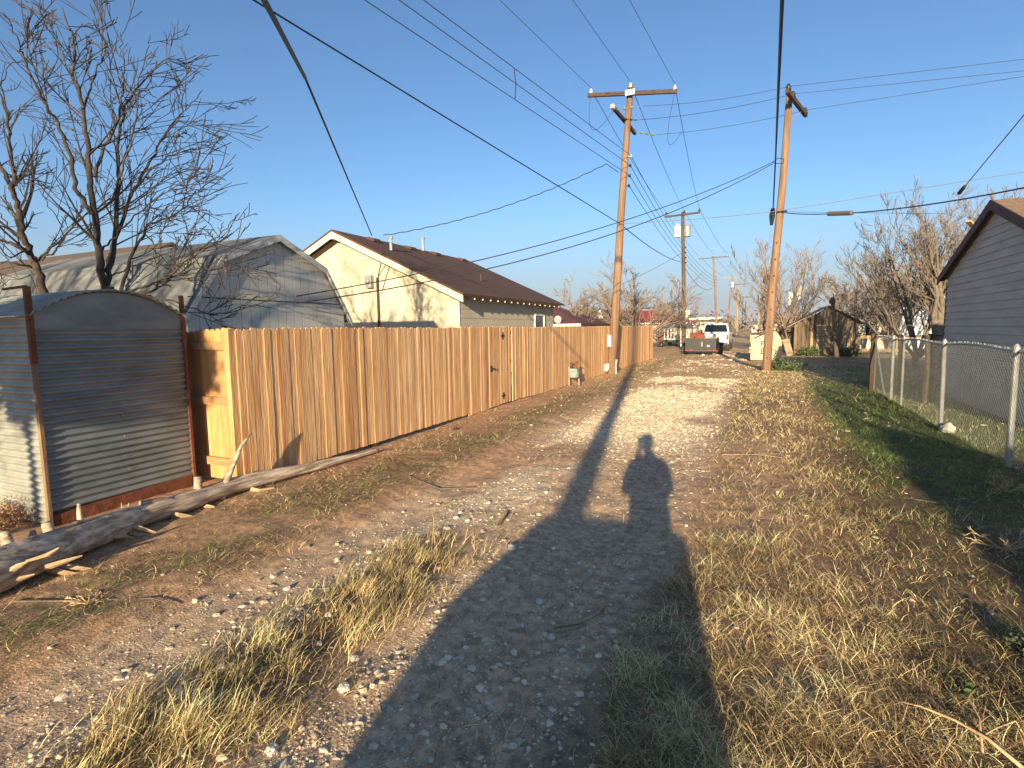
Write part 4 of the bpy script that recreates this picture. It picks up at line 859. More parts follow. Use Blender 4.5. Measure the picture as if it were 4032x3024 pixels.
wire('cable_loop', lp_, .0, .012, 'small slack loop of cable beside the thick vertical cable', wire_black)
for s_, e_2, (rx, ry), nm in zip(SI, IB, ((2212, 128), (2212, 153), (2212, 165)), ('top', 'middle', 'bottom')):
    wire('cross_line', [s_, e_2], .12, .008, f'{nm} of three thin wires from the left pole to the right pole crossarm')
    r_ = Vector(tuple(atz(rx, ry, e_2.z - .1))); r_ = e_2 + (r_ - e_2) * 1.5
    wire('cross_line', [e_2, r_], .0, .008, f'{nm} of three thin wires from the right pole crossarm to the right edge')
gB = onB(atY(1690, 457, 22.7)[2]); gA = TB
wire('strand', [gA, gB + Vector((0, -.17, 0))], .05, .011, 'pale grey strand between the middles of the two big leaning poles', wire_grey); 
r_ = Vector(tuple(atD(2212, 372, 16))); wire('strand', [gB + Vector((0, -.17, 0)), gB.lerp(r_, 1.4)], .0, .010, 'pale grey strand rising from the right pole to the right edge', wire_grey)
c0 = gB + Vector((.15, -.17, -.08)); c1 = Vector(tuple(atY(1788, 462, 21.5))); c2 = Vector(tuple(atY(1842, 460, 20.6))); c3 = Vector(tuple(atD(2212, 397, 11.5)))
wire('telephone_cable', [c0, c1], .03, .016, 'dark cable from the right pole to the grey splice case', wire_black, 'cable'); wire('telephone_cable', [c2, c2.lerp(c3, 1.3)], .12, .018, 'dark cable from the grey splice case up to the right edge', wire_black, 'cable')
b = MB(); b.tube([c1, c1.lerp(c2, .04), c1.lerp(c2, .96), c2], [.03, .075, .075, .03], 10); tagp(b.build('splice_case', mat('splice_grey', (.12, .1, .09), rough=.6)), 'grey splice case hanging on the cable right of the right leaning pole', 'splice case')
wire('cross_line', [gB, Vector(tuple(atY(2050, 462, 26)))], .0, .008, 'thin level wire running right from the right pole toward the grey garage')
gy0 = Vector(tuple(atD(2072, 417, 14))); gy1 = Vector(tuple(atD(2212, 248, 10))); wire('guy_wire', [gy0, gy0.lerp(gy1, 1.4)], .0, .012, 'slanting guy wire above the grey garage roof', wire_grey)
b = MB(); b.tube([gy0, gy0.lerp(gy1, .12)], [.05, .04], 8); tagp(b.build('guy_insulator', arm_wood), 'small dark insulator at the lower end of the slanting guy wire', 'insulator')
# alley spans beyond pole A
for k, p in enumerate(IA):
    q = d0 + Vector(((-1.19, .12, 1.19)[k], -.15, .1)); wire('power_line', [p, q], .25, .011, f'{("left", "middle", "right")[k]} primary wire between the big left pole and the transformer pole')
    q2 = d1 + Vector(((-1.66, .12, 1.66)[k], -.15, .1)); wire('power_line', [q, q2], .3, .013, f'{("left", "middle", "right")[k]} primary wire between the transformer pole and the thin tilted arm pole')
    q3 = d2 + Vector(((-1.4, .12, 1.4)[k], -.15, .1)); wire('power_line', [q2, q3], .3, .016, f'{("left", "middle", "right")[k]} faint primary wire beyond the tilted arm pole')
for k in range(4):
    q = Vector((d0.x + .2, d0.y, 10.3 - 2.6 - .38 * k)); wire('power_line', [SPA[k], q], .2, .011, f'{("first", "second", "third", "lowest")[k]} of four secondary wires between the big left pole and the transformer pole')
    q2 = Vector((d1.x + .2, d1.y, 10.6 - 2.6 - .38 * k)); wire('power_line', [q, q2], .3, .013, f'{("first", "second", "third", "lowest")[k]} of four faint secondary wires past the transformer pole')
q = Vector((d0.x, d0.y - .2, 6.6)); wire('telephone_cable', [TB, q], .25, .018, 'dark cable descending from the big left pole to the transformer pole', wire_black, 'cable'); q2 = Vector((d1.x, d1.y, 6.6)); wire('telephone_cable', [q, q2], .9, .02, 'dark sagging cable between the transformer pole and the next one', wire_black, 'cable')
q0 = Vector((d0.x, d0.y, 7.3)); wire('service_drop', [q0, (-12.5, 37, 3.4)], .3, .014, 'wire sloping down left from the transformer pole to the maroon roof house')
def arc(a, c, b, n=14):
    return [a * (1 - t) ** 2 + c * 2 * t * (1 - t) + b * t * t for t in [k / n for k in range(n + 1)]]
def curve_wire(name, pts, r, label):
    mb = MB(); mb.tube(pts, r, 5, cap=False); tagp(mb.build(name, wire_m), label, 'wire', 'overhead wires')
curve_wire('jumper_wire', arc(IA[0], IA[0] + Vector((-.35, 0, -2.4)), la + Vector((.1, 0, -.1))), .008, 'drooping jumper wire under the left end of the upper crossarm')
j0 = IA[2] + Vector((0, 0, -.2)); curve_wire('jumper_wire', arc(j0, j0 + Vector((-.55, 0, -2.6)), SI[2] + Vector((.9, .1, 0))), .008, 'drooping jumper wire under the right end of the upper crossarm')
# ------------------------------------------------------------------ gas meter
mt = empty('gas_meter', (-5.12, 15.9, 0), 'small grey gas meter on pipes standing against the wooden fence', 'gas meter')
b = MB(); b.lathe((-5.12, 15.85, .22), [(.05, 0), (.15, .03), (.16, .18), (.13, .22), (.08, .24)], 16); b.box(-5.25, -4.99, 15.75, 15.95, .38, .52); b.build('body', mat('meter_grey', (.25, .31, .29), (.18, .22, .2), scale=10, rough=.6), mt, bevel=.015)
b = MB(); b.tube([(-5.24, 15.75, -.05), (-5.24, 15.75, .58), (-5.2, 15.85, .62)], .022, 7); b.tube([(-4.99, 15.95, -.05), (-4.99, 15.95, .2)], .03, 7); b.build('pipe', steel, mt)
b = MB(); b.tube([(-5.24, 15.9, .5), (-5.24, 15.9, .68), (-5.18, 15.9, .7)], .03, 7); b.tube([(-5.06, 15.9, .5), (-5.06, 15.9, .72), (-5.0, 15.9, .72)], .03, 7); b.build('regulator', rust, mt)
# ------------------------------------------------------------------ chain link fence
CX = 2.77; CH = 1.46
cf = empty('chain_link_fence', (CX, 12, 0), 'galvanised chain link fence with round posts along the right verge', 'fence')
y0c, y1c = 2.6, 16.7
mb = MB(); pit = .075; n = int((y1c - y0c + CH) / pit)
def sagtop(y): return CH - .03 + .02 * math.sin(y * 2.1)
for sgn in (1, -1):
    for i in range(n):
        s0 = y0c - (CH if sgn > 0 else 0) + i * pit; a = (s0, 0.02) ; b_ = (s0 + sgn * CH, CH)
        if sgn < 0: a = (s0 + 0, .02); b_ = (s0 - CH, CH)
        (ya, za), (yb, zb) = a, b_
        lo, hi = y0c, y1c
        def clip(ya, za, yb, zb):
            if ya > yb: ya, za, yb, zb = yb, zb, ya, za
            if yb <= lo or ya >= hi: return None
            if ya < lo: za += (zb - za) * (lo - ya) / (yb - ya); ya = lo
            if yb > hi: zb = za + (zb - za) * (hi - ya) / (yb - ya); yb = hi
            return ya, za, yb, zb
        c_ = clip(ya, za, yb, zb)
        if c_ and abs(c_[2] - c_[0]) > .02:
            m_ = 3; pts = [(CX + .025 + .004 * sgn + .012 * math.sin((c_[0] + (c_[2] - c_[0]) * k / m_) * 1.7), c_[0] + (c_[2] - c_[0]) * k / m_, c_[1] + (c_[3] - c_[1]) * k / m_) for k in range(m_ + 1)]
            mb.tube(pts, .0019, 3, cap=False)
mesh_o = mb.build('wire_mesh', steel, cf)
b = MB(); b.tube([(CX + .02, y, sagtop(y)) for y in np.arange(y0c, y1c + .1, .25)], .016, 6); b.build('top_rail', steel, cf)
b = MB()
for i in range(int((y1c - y0c) / pit)):
    y = y0c + i * pit; z = sagtop(y); b.tube([(CX + .02, y, z - .02), (CX + .02 + rnd.uniform(-.015, .015), y + .02, z + .035)], .0025, 3)
b.build('wire_tips', steel, cf)
for i, yy in enumerate((5.55, 8.19, 10.83, 13.55, 14.5)):
    ln = rnd.uniform(-.03, .03); r_ = .033 if i != 3 else .024
    b = MB(); b.tube([(CX + .01, yy, -.3), (CX - ln * .3, yy + ln, CH - .02)], r_, 10); b.lathe((CX - ln * .3, yy + ln, CH - .03), [(r_ * 1.15, 0), (r_ * 1.15, .03), (r_ * .5, .07)], 10); b.build('post', steel, cf)
b = MB(); b.box(CX - .06, CX + .06, 16.65, 16.78, -.1, 1.5); b.build('corner_post', pole_dark, cf); b = MB(); b.tube([(CX + .03, 15.3, .05), (CX + .02, 16.6, 1.3)], .022, 7); b.build('brace', steel, cf)
b = MB(); b.tube([(CX, 16.72, CH - .02), (CX + 3, 16.9, CH - .02)], .012, 5); b.build('side_rail', wire_black, cf)
for i, (x, y, l) in enumerate(((3.15, 15.7, 'dark old cedar stake behind the chain link fence near its far corner'), (3.35, 14.3, 'crooked dark cedar stake behind the chain link fence, the nearer one of two'), (4.0, 16.8, 'thick dark post beside the corner of the grey garage'))):
    b = MB(); b.tube([(x, y, -.1), (x + .03, y, .7), (x - .02, y + .02, 1.5)], [.06 + .03 * (i == 2), .05, .05], 7); tagp(b.build('wooden_post', bark_d), l, 'post')
# ------------------------------------------------------------------ dumpsters
def dumpster(label, loc, W, Dp, H, mtl, graffiti=True, lid=True, full=False):
    x, y = loc; root = empty('dumpster', (x, y, 0), label, 'dumpster'); b = MB()
    pr = [(0, .06), (0, H * .70), (W * .10, H * .76), (W * .62, H), (W * .78, H), (W * .93, H * .80), (W, H * .45), (W, .06)]
    if full: pr = [(0, .06), (0, H - .03), (W * .1, H), (W * .9, H), (W, H - .03), (W, .06)]
    b.prism([(x - W / 2 + a, y, z) for a, z in pr], (0, Dp, 0)); b.build('body', mtl, root, bevel=.015)
    b = MB()
    for zz in (.06, H * .36, H * .68): b.box(x - W / 2 + .02, x + W / 2 - .02, y - .03, y, zz, zz + .05)
    b.box(x - W / 2 - .07, x - W / 2 - .002, y + .05, y + .15, H * .30, H * .36); b.box(x - W / 2 - .07, x - W / 2 - .002, y + .05, y + .15, H * .42, H * .48); b.build('rib', mtl, root)
    if lid:
        b = MB(); b.bar((x - W * .42, y + Dp * .5, H * .775), (x + W * .13, y + Dp * .5, H * 1.01), Dp * .8, .02); b.build('lid', arm_wood, root)
    if graffiti:
        g = MB(); yy = y - .036
        def st_(pp): g.tube([(x - W / 2 + a, yy, z) for a, z in pp], .016, 5)
        st_([(.48, .98), (.48, .74)]); st_([(.48, .98), (.63, .98)]); st_([(.48, .87), (.60, .87)])
        st_([(.49, .63), (.49, .38)]); st_([(.49, .63), (.62, .63)]); st_([(.49, .51), (.61, .51)]); st_([(.40, .36), (.62, .40)])
        st_([(.92, .48), (.98, .58), (1.07, .60), (1.14, .52), (1.12, .40), (1.04, .30), (1.08, .22)])
        g.build('graffiti', black_metal, root)
    return root
dumpster('tan steel dumpster with black sprayed letters beside the right leaning pole', (.42, 29.4), 1.42, 1.6, 1.46, tan_paint)
dumpster('added tan box in dumpster form behind the viewpoint, casting the wide alley shadow', (.24, -4.4), 1.28, 1.6, 1.54, tan_paint, False, False, True)  # added unseen caster: plain box sized for the wide foreground shadow
b = MB(); b.box(-.35, .05, 33, 33.4, 0, 1.2); b.box(-.38, .08, 32.97, 33.43, 1.2, 1.24); tagp(b.build('utility_box', tan_paint), 'pale utility box standing beyond the tan dumpster', 'utility box')
for i, (px, py) in enumerate(((1565 * 1, 745), (1618, 728))): pass
# ------------------------------------------------------------------ black trailer, barrel, truck
def wheel(root, x, y, r, wd, m=rubber, side=1, nm='wheel', rimm=steel):
    b = MB(); b.lathe((x, y, r), [(r * .6, -wd / 2), (r * .93, -wd / 2), (r, -wd / 2 + .03), (r, wd / 2 - .03), (r * .93, wd / 2), (r * .6, wd / 2)], 22, 'x'); w_ = b.build(nm, m, root, smooth=False)
    b = MB(); b.lathe((x, y, r), [(r * .58, -wd * .42), (r * .58, wd * .42), (r * .2, wd * .46)], 16, 'x'); b.build('rim', rimm, w_); return w_
TX0, TX1, TY = -4.05, -2.28, 34.9
tr = empty('utility_trailer', (-3.15, 36, 0), 'black utility trailer with a tall tailgate hitched behind the white truck', 'trailer')
b = MB(); b.box(TX0, TX1, TY, TY + .05, .38, .98); b.box(TX0, TX0 + .05, TY + .05, TY + 3.4, .40, .98); b.box(TX1 - .05, TX1, TY + .05, TY + 3.4, .40, .98); b.box(TX0, TX1, TY + 3.4, TY + 3.45, .40, .98); b.box(TX0 + .05, TX1 - .05, TY + .05, TY + 3.4, .40, .46); b.build('box', black_paint, tr)
b = MB()
for xx in (TX0 - .01, -3.2, TX1 - .05): b.box(xx, xx + .06, TY - .03, TY - .002, .36, 1.0)
b.box(TX0, TX1, TY - .03, TY - .002, .98, 1.03); b.box(TX0, TX1, TY - .05, TY - .002, .24, .36); b.bar((-3.15, TY + 3.4, .42), (-2.9, TY + 5.2, .45), .08, .08); b.build('frame', mat('trailer_steel', (.03, .03, .03), (.018, .018, .018), scale=6, rough=.5), tr)
for sx in (TX0 - .18, TX1 + .18):
    wheel(tr, sx, TY + 1.6, .38, .28); b = MB(); b.prism([(sx - .15, TY + 1.15, .55), (sx - .15, TY + 1.3, .74), (sx - .15, TY + 1.9, .74), (sx - .15, TY + 2.05, .55), (sx - .15, TY + 1.9, .72), (sx - .15, TY + 1.3, .72)], (.3, 0, 0)); b.build('fender', black_paint, tr)
for x in (TX0 + .02, TX0 + .28, TX1 - .45, TX1 - .12): b = MB(); b.box(x, x + .14, TY - .062, TY - .05, .27, .34); b.build('tail_lamp', red_lamp, tr)
b = MB(); b.box(TX1 - .5, TX1 - .38, TY - .012, TY - .002, .52, .62); b.build('sticker', white_paint, tr); b = MB(); b.box(-3.1, -3.06, TY - .035, TY - .03, .55, .8); b.build('latch', steel, tr)
b = MB(); b.lathe((-3.95, TY + 1.5, 1.08), [(.02, 0), (.3, .005), (.31, .02), (.3, .3), (.315, .32), (.3, .34), (.3, .62), (.31, .86), (.3, .88), (.02, .885)], 20, 'x'); b.box(-3.5, -3.3, TY + 1.5 - .05, TY + 1.55, 1.36, 1.5)
tagp(b.build('rusty_barrel', mat('rusty_drum', (0.22, 0.065, 0.03), (0.10, 0.03, 0.02), scale=5, rough=.85)), 'rusty red steel drum lying in the black trailer', 'barrel')
b = MB()
for i in range(14): x = rnd.uniform(-3.1, -2.35); y = TY + rnd.uniform(.4, 2.6); b.bar((x, y, .7 + .3 * rnd.random()), (x + rnd.uniform(-.3, .3), y + rnd.uniform(-.3, .3), .9 + .25 * rnd.random()), .05, .08)
tagp(b.build('scrap_pile', pale_wood), 'heap of pale scrap wood in the black trailer', 'scrap')
UX0, UX1, UY = -3.78, -1.82, 40.3
tk = empty('pickup_truck', (-2.8, 42, 0), 'white pickup truck with a dark rear window, hitched to the black trailer', 'truck')
b = MB(); pr = [(UY + .05, .52), (UY, 1.22), (UY + 1.9, 1.24), (UY + 2.35, 1.92), (UY + 4.3, 1.95), (UY + 5.0, 1.32), (UY + 6.0, 1.22), (UY + 6.15, .55)]
low = [(UX0, y, z) for y, z in [(UY + .05, .5), (UY, 1.22), (UY + 5.0, 1.26), (UY + 6.0, 1.16), (UY + 6.15, .5)]]; b.prism(low, (UX1 - UX0, 0, 0)); b.build('body', white_paint, tk, bevel=.06)
b = MB(); c_ = .13; z1 = 1.97
b.hexa([(UX0 + .04, UY + 1.9, 1.24), (UX1 - .04, UY + 1.9, 1.24), (UX1 - .04, UY + 5.0, 1.24), (UX0 + .04, UY + 5.0, 1.24), (UX0 + .2, UY + 2.2, z1), (UX1 - .2, UY + 2.2, z1), (UX1 - .2, UY + 4.2, z1), (UX0 + .2, UY + 4.2, z1)]); b.build('cab', white_paint, tk, bevel=.07)
yb = lambda z: UY + 1.9 + .3 * (z - 1.24) / .73
xl = lambda z: .04 + .16 * (z - 1.24) / .73
b = MB(); za, zb = 1.34, 1.86; b.hexa([(UX0 + xl(za) + .1, yb(za) - .012, za), (UX1 - xl(za) - .1, yb(za) - .012, za), (UX1 - xl(za) - .1, yb(za) + .03, za), (UX0 + xl(za) + .1, yb(za) + .03, za), (UX0 + xl(zb) + .1, yb(zb) - .012, zb), (UX1 - xl(zb) - .1, yb(zb) - .012, zb), (UX1 - xl(zb) - .1, yb(zb) + .03, zb), (UX0 + xl(zb) + .1, yb(zb) + .03, zb)]); b.build('rear_window', glass_d, tk)
for s_ in (0, 1):
    X = lambda z, o: (UX1 - xl(z) + o) if s_ else (UX0 + xl(z) - o)
    for ya, ybb in ((UY + 2.35, UY + 3.2), (UY + 3.3, UY + 4.2)):
        b = MB(); b.hexa([(X(za, -.03), ya, za), (X(za, .012), ya, za), (X(za, .012), ybb + .25, za), (X(za, -.03), ybb + .25, za), (X(zb, -.03), ya, zb), (X(zb, .012), ya, zb), (X(zb, .012), ybb, zb), (X(zb, -.03), ybb, zb)]); b.build('side_window', glass_d, tk)
    xm = UX1 if s_ else UX0; d_ = 1 if s_ else -1
    b = MB(); b.bar((xm - .03 * d_, UY + 4.2, 1.35), (xm + .14 * d_, UY + 4.15, 1.38), .04, .04); b.box(min(xm + .12 * d_, xm + .32 * d_), max(xm + .12 * d_, xm + .32 * d_), UY + 4.1, UY + 4.2, 1.28, 1.54); b.build('mirror', black_metal, tk)
    b = MB(); xa = UX1 - .14 if s_ else UX0 + .02; b.box(xa, xa + .12, UY - .03, UY + .06, .82, 1.16); b.build('tail_lamp', red_lamp, tk)
for sx in (UX0 + .12, UX1 - .1):
    for yy in (UY + 1.2, UY + 4.9): wheel(tk, sx + (.02 if sx > -2.8 else -.02), yy, .40, .28)
b = MB(); b.box(UX0 + .05, UX1 - .05, UY - .16, UY + .02, .46, .62); b.build('bumper', black_metal, tk)
b = MB(); b.box(-3.0, -2.7, UY - .175, UY - .162, .48, .6); b.build('licence_plate', white_trim, tk)
b = MB(); b.box(UX0 + .2, UX1 - .2, UY - .012, UY - .002, .7, 1.16); b.build('tailgate', white_paint, tk)
# stock trailer and neighbours
stt = empty('stock_trailer', (-6.8, 52, 0), 'grey slatted livestock trailer with a rounded dark canopy parked beyond the fence end', 'trailer')
b = MB(); 
for i in range(9): b.box(-5.95 - .0, -5.9, 50.2 + i * .75, 50.45 + i * .75, .7, 1.6)
for i in range(7): b.box(-7.7 + i * .29, -7.58 + i * .29, 50.0, 50.05, .7, 1.65)
for zz in (.62, 1.6): b.box(-7.75, -5.88, 49.98, 50.06, zz, zz + .1); b.box(-5.96, -5.88, 50.06, 57, zz, zz + .1)
b.build('slatted_side', barn_wall, stt)
b = MB(); vs = []; n = 10
for j in (0, 1):
    for i in range(n + 1): t = math.pi * i / n; vs.append((-6.8 - .95 * math.cos(t), 49.9 + j * 7.2, 1.66 + .32 * math.sin(t)))
b.add(vs, [(i, i + 1, n + 2 + i, n + 1 + i) for i in range(n)] + [tuple(range(n, -1, -1)), tuple(range(n + 1, 2 * n + 2))]); b.build('canopy', mat('canopy_grey', (.13, .13, .15), rough=.5), stt)
b = MB(); b.box(-7.8, -5.8, 50.0, 57.2, .42, .62); b.build('chassis', black_paint, stt); wheel(stt, -7.5, 52.5, .36, .25); wheel(stt, -6.0, 52.5, .36, .25)
b = MB(); b.tube([(-6.1, 49.2, .05), (-6.1, 49.2, 1.0)], .05, 7); b.build('jack', white_paint, stt)
b = MB(); b.box(-7.6, -7.3, 46.8, 50.5, .5, .62); b.box(-7.62, -7.25, 46.8, 47.2, .62, 1.2); b.build('axle_beam', rust, stt)
bx = empty('box_trailer', (-4.6, 56, 0), 'beige plywood box trailer between the stock trailer and the dark pole', 'trailer')
b = MB(); b.box(-5.7, -3.3, 55, 59, .55, 1.85); b.build('box', mat('beige_panel', (.52, .44, .34), (.42, .35, .26), scale=2, rough=.8), bx); wheel(bx, -5.5, 57, .35, .22); wheel(bx, -3.5, 57, .35, .22)
b = MB(); b.box(-5.4, -4.6, 54.96, 54.99, .95, 1.65); b.build('panel', cream_trim, bx)
# ------------------------------------------------------------------ trees
def rot_dir(d, ang, rg):
    ax = d.cross(Vector((rg.uniform(-1, 1), rg.uniform(-1, 1), rg.uniform(-1, 1))))
    if ax.length < 1e-4: ax = Vector((1, 0, 0))
    return (Matrix.Rotation(ang, 3, ax.normalized()) @ d).normalized()
def limb(mbs, p, d, L, r, lvl, rg, up=.12, kids=(5, 6, 5), wig=.16, ratio=.55, thin=.0035, ang=(.3, .78)):
    """a limb and its offshoots; big limbs to mbs[0], thin ones to mbs[1]"""
    n = 7 if lvl > 1 else (5 if lvl == 1 else 3); pts = [p.copy()]; rs = [r]; q = p.copy()
    for i in range(n):
        d = (d + Vector((rg.gauss(0, wig), rg.gauss(0, wig), rg.gauss(0, wig) + up))).normalized(); q = q + d * (L / n); pts.append(q.copy()); rs.append(max(thin, r * (1 - .82 * (i + 1) / n)))
    mbs[0 if r > .022 else 1].tube(pts, rs, 7 if r > .05 else (5 if r > .02 else 3), cap=False)
    if lvl > 0:
        k = kids[min(lvl - 1, len(kids) - 1)]
        for j in range(k):
            t = (j + rg.uniform(.2, .9)) / k * .8 + .18; i = min(int(t * n), n - 1); f = t * n - i; pp = pts[i].lerp(pts[i + 1], f); dd = (pts[i + 1] - pts[i]).normalized()
            limb(mbs, pp, rot_dir(dd, rg.uniform(*ang), rg), L * ratio * rg.uniform(.7, 1.15) * (1 - .35 * t), max(thin, rs[i] * .62), lvl - 1, rg, up, kids, wig, ratio, thin, ang)
def tree(name, label, base, h, seed, m, stems=4, spread=.5, r=.14, lvl=3, kids=(4, 5, 5), up=.10, wig=.15, trunk=.8, thin=.006, group=None, cat='tree', ratio=.55, m2=None):
    rg = random.Random(seed); root = empty(name, base, label, cat, group); A, B = MB(), MB(); b = Vector(tuple(base))
    if trunk > 0: A.tube([b + Vector((0, 0, -.2)), b + Vector((rg.uniform(-.05, .05), 0, trunk * .5)), b + Vector((rg.uniform(-.1, .1), 0, trunk + .1))], [r * 1.5, r * 1.15, r * 1.1], 9)
    for s_ in range(stems):
        a = 2 * math.pi * (s_ + rg.uniform(-.3, .3)) / stems; sp = spread * rg.uniform(.4, 1.2); d = Vector((math.cos(a) * sp, math.sin(a) * sp, 1)).normalized()
        limb((A, B), b + Vector((0, 0, trunk)), d, (h - trunk) * rg.uniform(.75, 1.0), r * rg.uniform(.6, .9), lvl, rg, up, kids, wig, ratio, thin)
    A.build('trunk', m, root, smooth=True); B.build('twigs', m2 or m, root); return root
# left foreground trees: limbs surveyed, given depth of their own
def surveyed(name, label, basepx, Y, limbs, r0, seed, m):
    rg = random.Random(seed); b = atY(basepx[0], basepx[1], Y); D0 = (CAM - b); c_ = RW.T @ (b - CAM); D = -c_[2]
    root = empty(name, (b[0], b[1], 0), label, 'tree'); A, B = MB(), MB()
    A.tube([(b[0], b[1], -.2), (b[0] + .03, b[1], 1.2), (b[0], b[1], b[2] + .05)], [r0 * 1.5, r0 * 1.2, r0 * 1.05], 9)
    for L_, r, off in limbs:
        pts = []; n = len(L_)
        for i, (px, py) in enumerate(L_):
            t = i / (n - 1); pts.append(Vector(tuple(atD(px / 2.16, py / 2.16, D + off * t + (rg.uniform(-.08, .08) if i else 0)))))
        fine = []; rs = []
        for i in range(n - 1):
            k = 5
            for j in range(k):
                t = j / k; g_ = (i + t) / (n - 1); fine.append(pts[i].lerp(pts[i + 1], t) + Vector((rg.gauss(0, .012), rg.gauss(0, .012), rg.gauss(0, .012)))); rs.append(max(.006, r * (1 - .88 * g_)))
        fine.append(pts[-1]); rs.append(.004); A.tube(fine, rs, 7, cap=False)
        tot = sum((pts[i + 1] - pts[i]).length for i in range(n - 1)); nk = int(tot * 5.5)
        for k in range(nk):
            t = rg.uniform(.16, 1); i = min(int(t * (len(fine) - 1)), len(fine) - 2); dd = (fine[min(i + 2, len(fine) - 1)] - fine[i]).normalized()
            limb((A, B), fine[i], rot_dir(dd, rg.uniform(.45, 1.05), rg), rg.uniform(.4, 1.25) * (1.15 - .5 * t), max(.004, rs[i] * .5), 1 if rg.random() < .8 else 2, rg, .035, (4, 4), .085, .5, .0052, (.3, .7))
    A.build('trunk', m, root, smooth=True); B.build('twigs', m, root); return root
surveyed('bare_tree', 'large bare dark tree with many upright stems standing behind the metal shed', (235, 628), 4.45, [
    ([(490, 1350), (470, 1200), (440, 1000), (430, 850), (400, 650), (390, 500), (345, 370), (345, 180), (290, 30)], 0.051, -.5),
    ([(435, 1000), (350, 880), (320, 700), (250, 540), (180, 430), (100, 260), (90, 200), (15, 60)], 0.031, -1.0),
    ([(435, 830), (490, 690), (560, 540), (580, 400), (575, 280), (560, 150)], 0.024, .5), ([(500, 1320), (535, 1170), (550, 850), (545, 700), (580, 500), (650, 400), (760, 280), (820, 255)], 0.034, .8),
    ([(500, 1260), (530, 1150), (600, 930), (700, 760), (760, 640), (850, 520), (870, 350)], 0.031, 1.5), ([(755, 650), (830, 560), (880, 500), (945, 420)], 0.014, .5), ([(610, 920), (700, 800), (790, 730), (880, 700), (975, 680)], 0.014, .9),
    ([(560, 1350), (620, 1180), (700, 1050), (850, 980), (920, 890), (990, 840)], 0.024, .3), ([(640, 1390), (700, 1360), (800, 1280), (950, 1150), (1060, 1060), (1110, 1000)], 0.020, -.3),
    ([(560, 1370), (700, 1330), (850, 1270), (950, 1250), (1100, 1270), (1180, 1255)], 0.017, -.5), ([(390, 500), (440, 350), (490, 250), (475, 100), (480, 35)], 0.014, .3),
    ([(600, 1380), (720, 1380), (850, 1420), (1000, 1470), (1080, 1455)], 0.014, -.7), ([(345, 370), (300, 280), (260, 180), (200, 90)], 0.010, .3), ([(470, 1180), (560, 1080), (680, 960), (820, 880), (900, 860)], 0.014, -.8),
    ([(545, 860), (600, 700), (640, 560), (640, 400), (690, 230), (700, 160)], 0.015, .3), ([(440, 980), (520, 930), (620, 860), (760, 800), (930, 740)], 0.012, 1.2), ([(490, 1300), (600, 1250), (760, 1190), (900, 1200), (1010, 1190)], 0.011, .6)], .062, 3, bark_d)
surveyed('bare_tree', 'bare dark tree at the left edge leaning left, with a thick forked trunk', (96, 640), 4.6, [
    ([(205, 1385), (175, 1270), (150, 1200), (100, 1080), (90, 980), (50, 880), (70, 840), (45, 700), (40, 560), (0, 440), (-40, 330)], 0.058, -.4), ([(150, 1200), (80, 1150), (0, 1115), (-110, 1080)], 0.041, -.6),
    ([(180, 1215), (290, 1110), (400, 1000), (480, 960)], 0.024, .4), ([(190, 1215), (260, 1170), (300, 1120), (290, 1060), (230, 960), (180, 880)], 0.017, -.4), ([(55, 880), (0, 760), (-60, 600), (-90, 400)], 0.034, .4),
    ([(70, 850), (110, 820), (180, 810), (260, 800)], 0.014, .4), ([(45, 600), (90, 520), (190, 520), (280, 600)], 0.011, .4), ([(160, 1250), (60, 1230), (-80, 1210)], 0.020, -.4), ([(170, 1280), (90, 1300), (-60, 1260)], 0.014, .4),
    ([(40, 560), (10, 400), (40, 300), (130, 280)], 0.012, .2), ([(120, 1120), (40, 1060), (0, 1000), (-60, 930)], 0.017, 0)], .07, 8, bark_d)
def wp(px, py, Y): return atY(px, py, Y)
def gp(px, Y): q = atY(px, 700, Y); return (q[0], Y, 0)
tree('bare_tree', 'wide bare tree behind the wooden fence near the big left pole', gp(1372, 44), 6.9, 11, bark_g, 9, 1.5, .13, 3, (5, 6, 6), .05, .16, .4, .014)
tree('bare_tree', 'smaller bare tree just left of the wide one behind the fence', gp(1325, 47), 5.9, 12, bark_g, 7, 1.0, .09, 3, (5, 5, 5), .05, .2, .4, .017)
tree('bare_tree', 'small bare tree over the end of the cream house roof', gp(1205, 40), 5.2, 14, bark_g, 6, .9, .08, 3, (5, 5, 5), .06, .2, .4, .014)
tree('brown_bush', 'rounded dense brown bush between the two left background trees', gp(1288, 50), 4.4, 15, bark_t, 11, .9, .06, 3, (6, 6, 6), .08, .25, .1, .02, cat='bush')
tree('bare_tree', 'low bare thicket left of the transformer pole', gp(1430, 54), 4.8, 17, bark_g, 9, 1.0, .07, 3, (5, 6, 5), .08, .22, .1, .018)
tree('bare_tree', 'bare tree with grey stems left of the plank shack', gp(1708, 36.6), 6.2, 21, bark_g, 8, .42, .07, 3, (5, 5, 5), .10, .14, .3, .009)
tree('bare_tree', 'bare tree reaching up left behind the right leaning pole', gp(1690, 40), 6.2, 22, bark_g, 4, .8, .07, 3, (4, 5, 4), .10, .15, .3, .011)
tree('bare_tree', 'tall spreading bare tree with tan branches beside the grey garage', gp(1985, 27), 6.1, 31, bark_t, 10, .85, .085, 3, (5, 7, 5), .10, .13, .3, .008)
tree('bare_tree', 'low wide bare tree with twisted limbs right of the plank shack', gp(1922, 38), 5.3, 33, bark_t, 9, .9, .09, 3, (6, 7, 5), .08, .17, .4, .011)
tree('bare_tree', 'bare tree with a thick pale trunk partly hidden by the grey garage', gp(2028, 25), 5.7, 35, bark_t, 7, .45, .14, 3, (6, 7, 5), .11, .14, .9, .008)
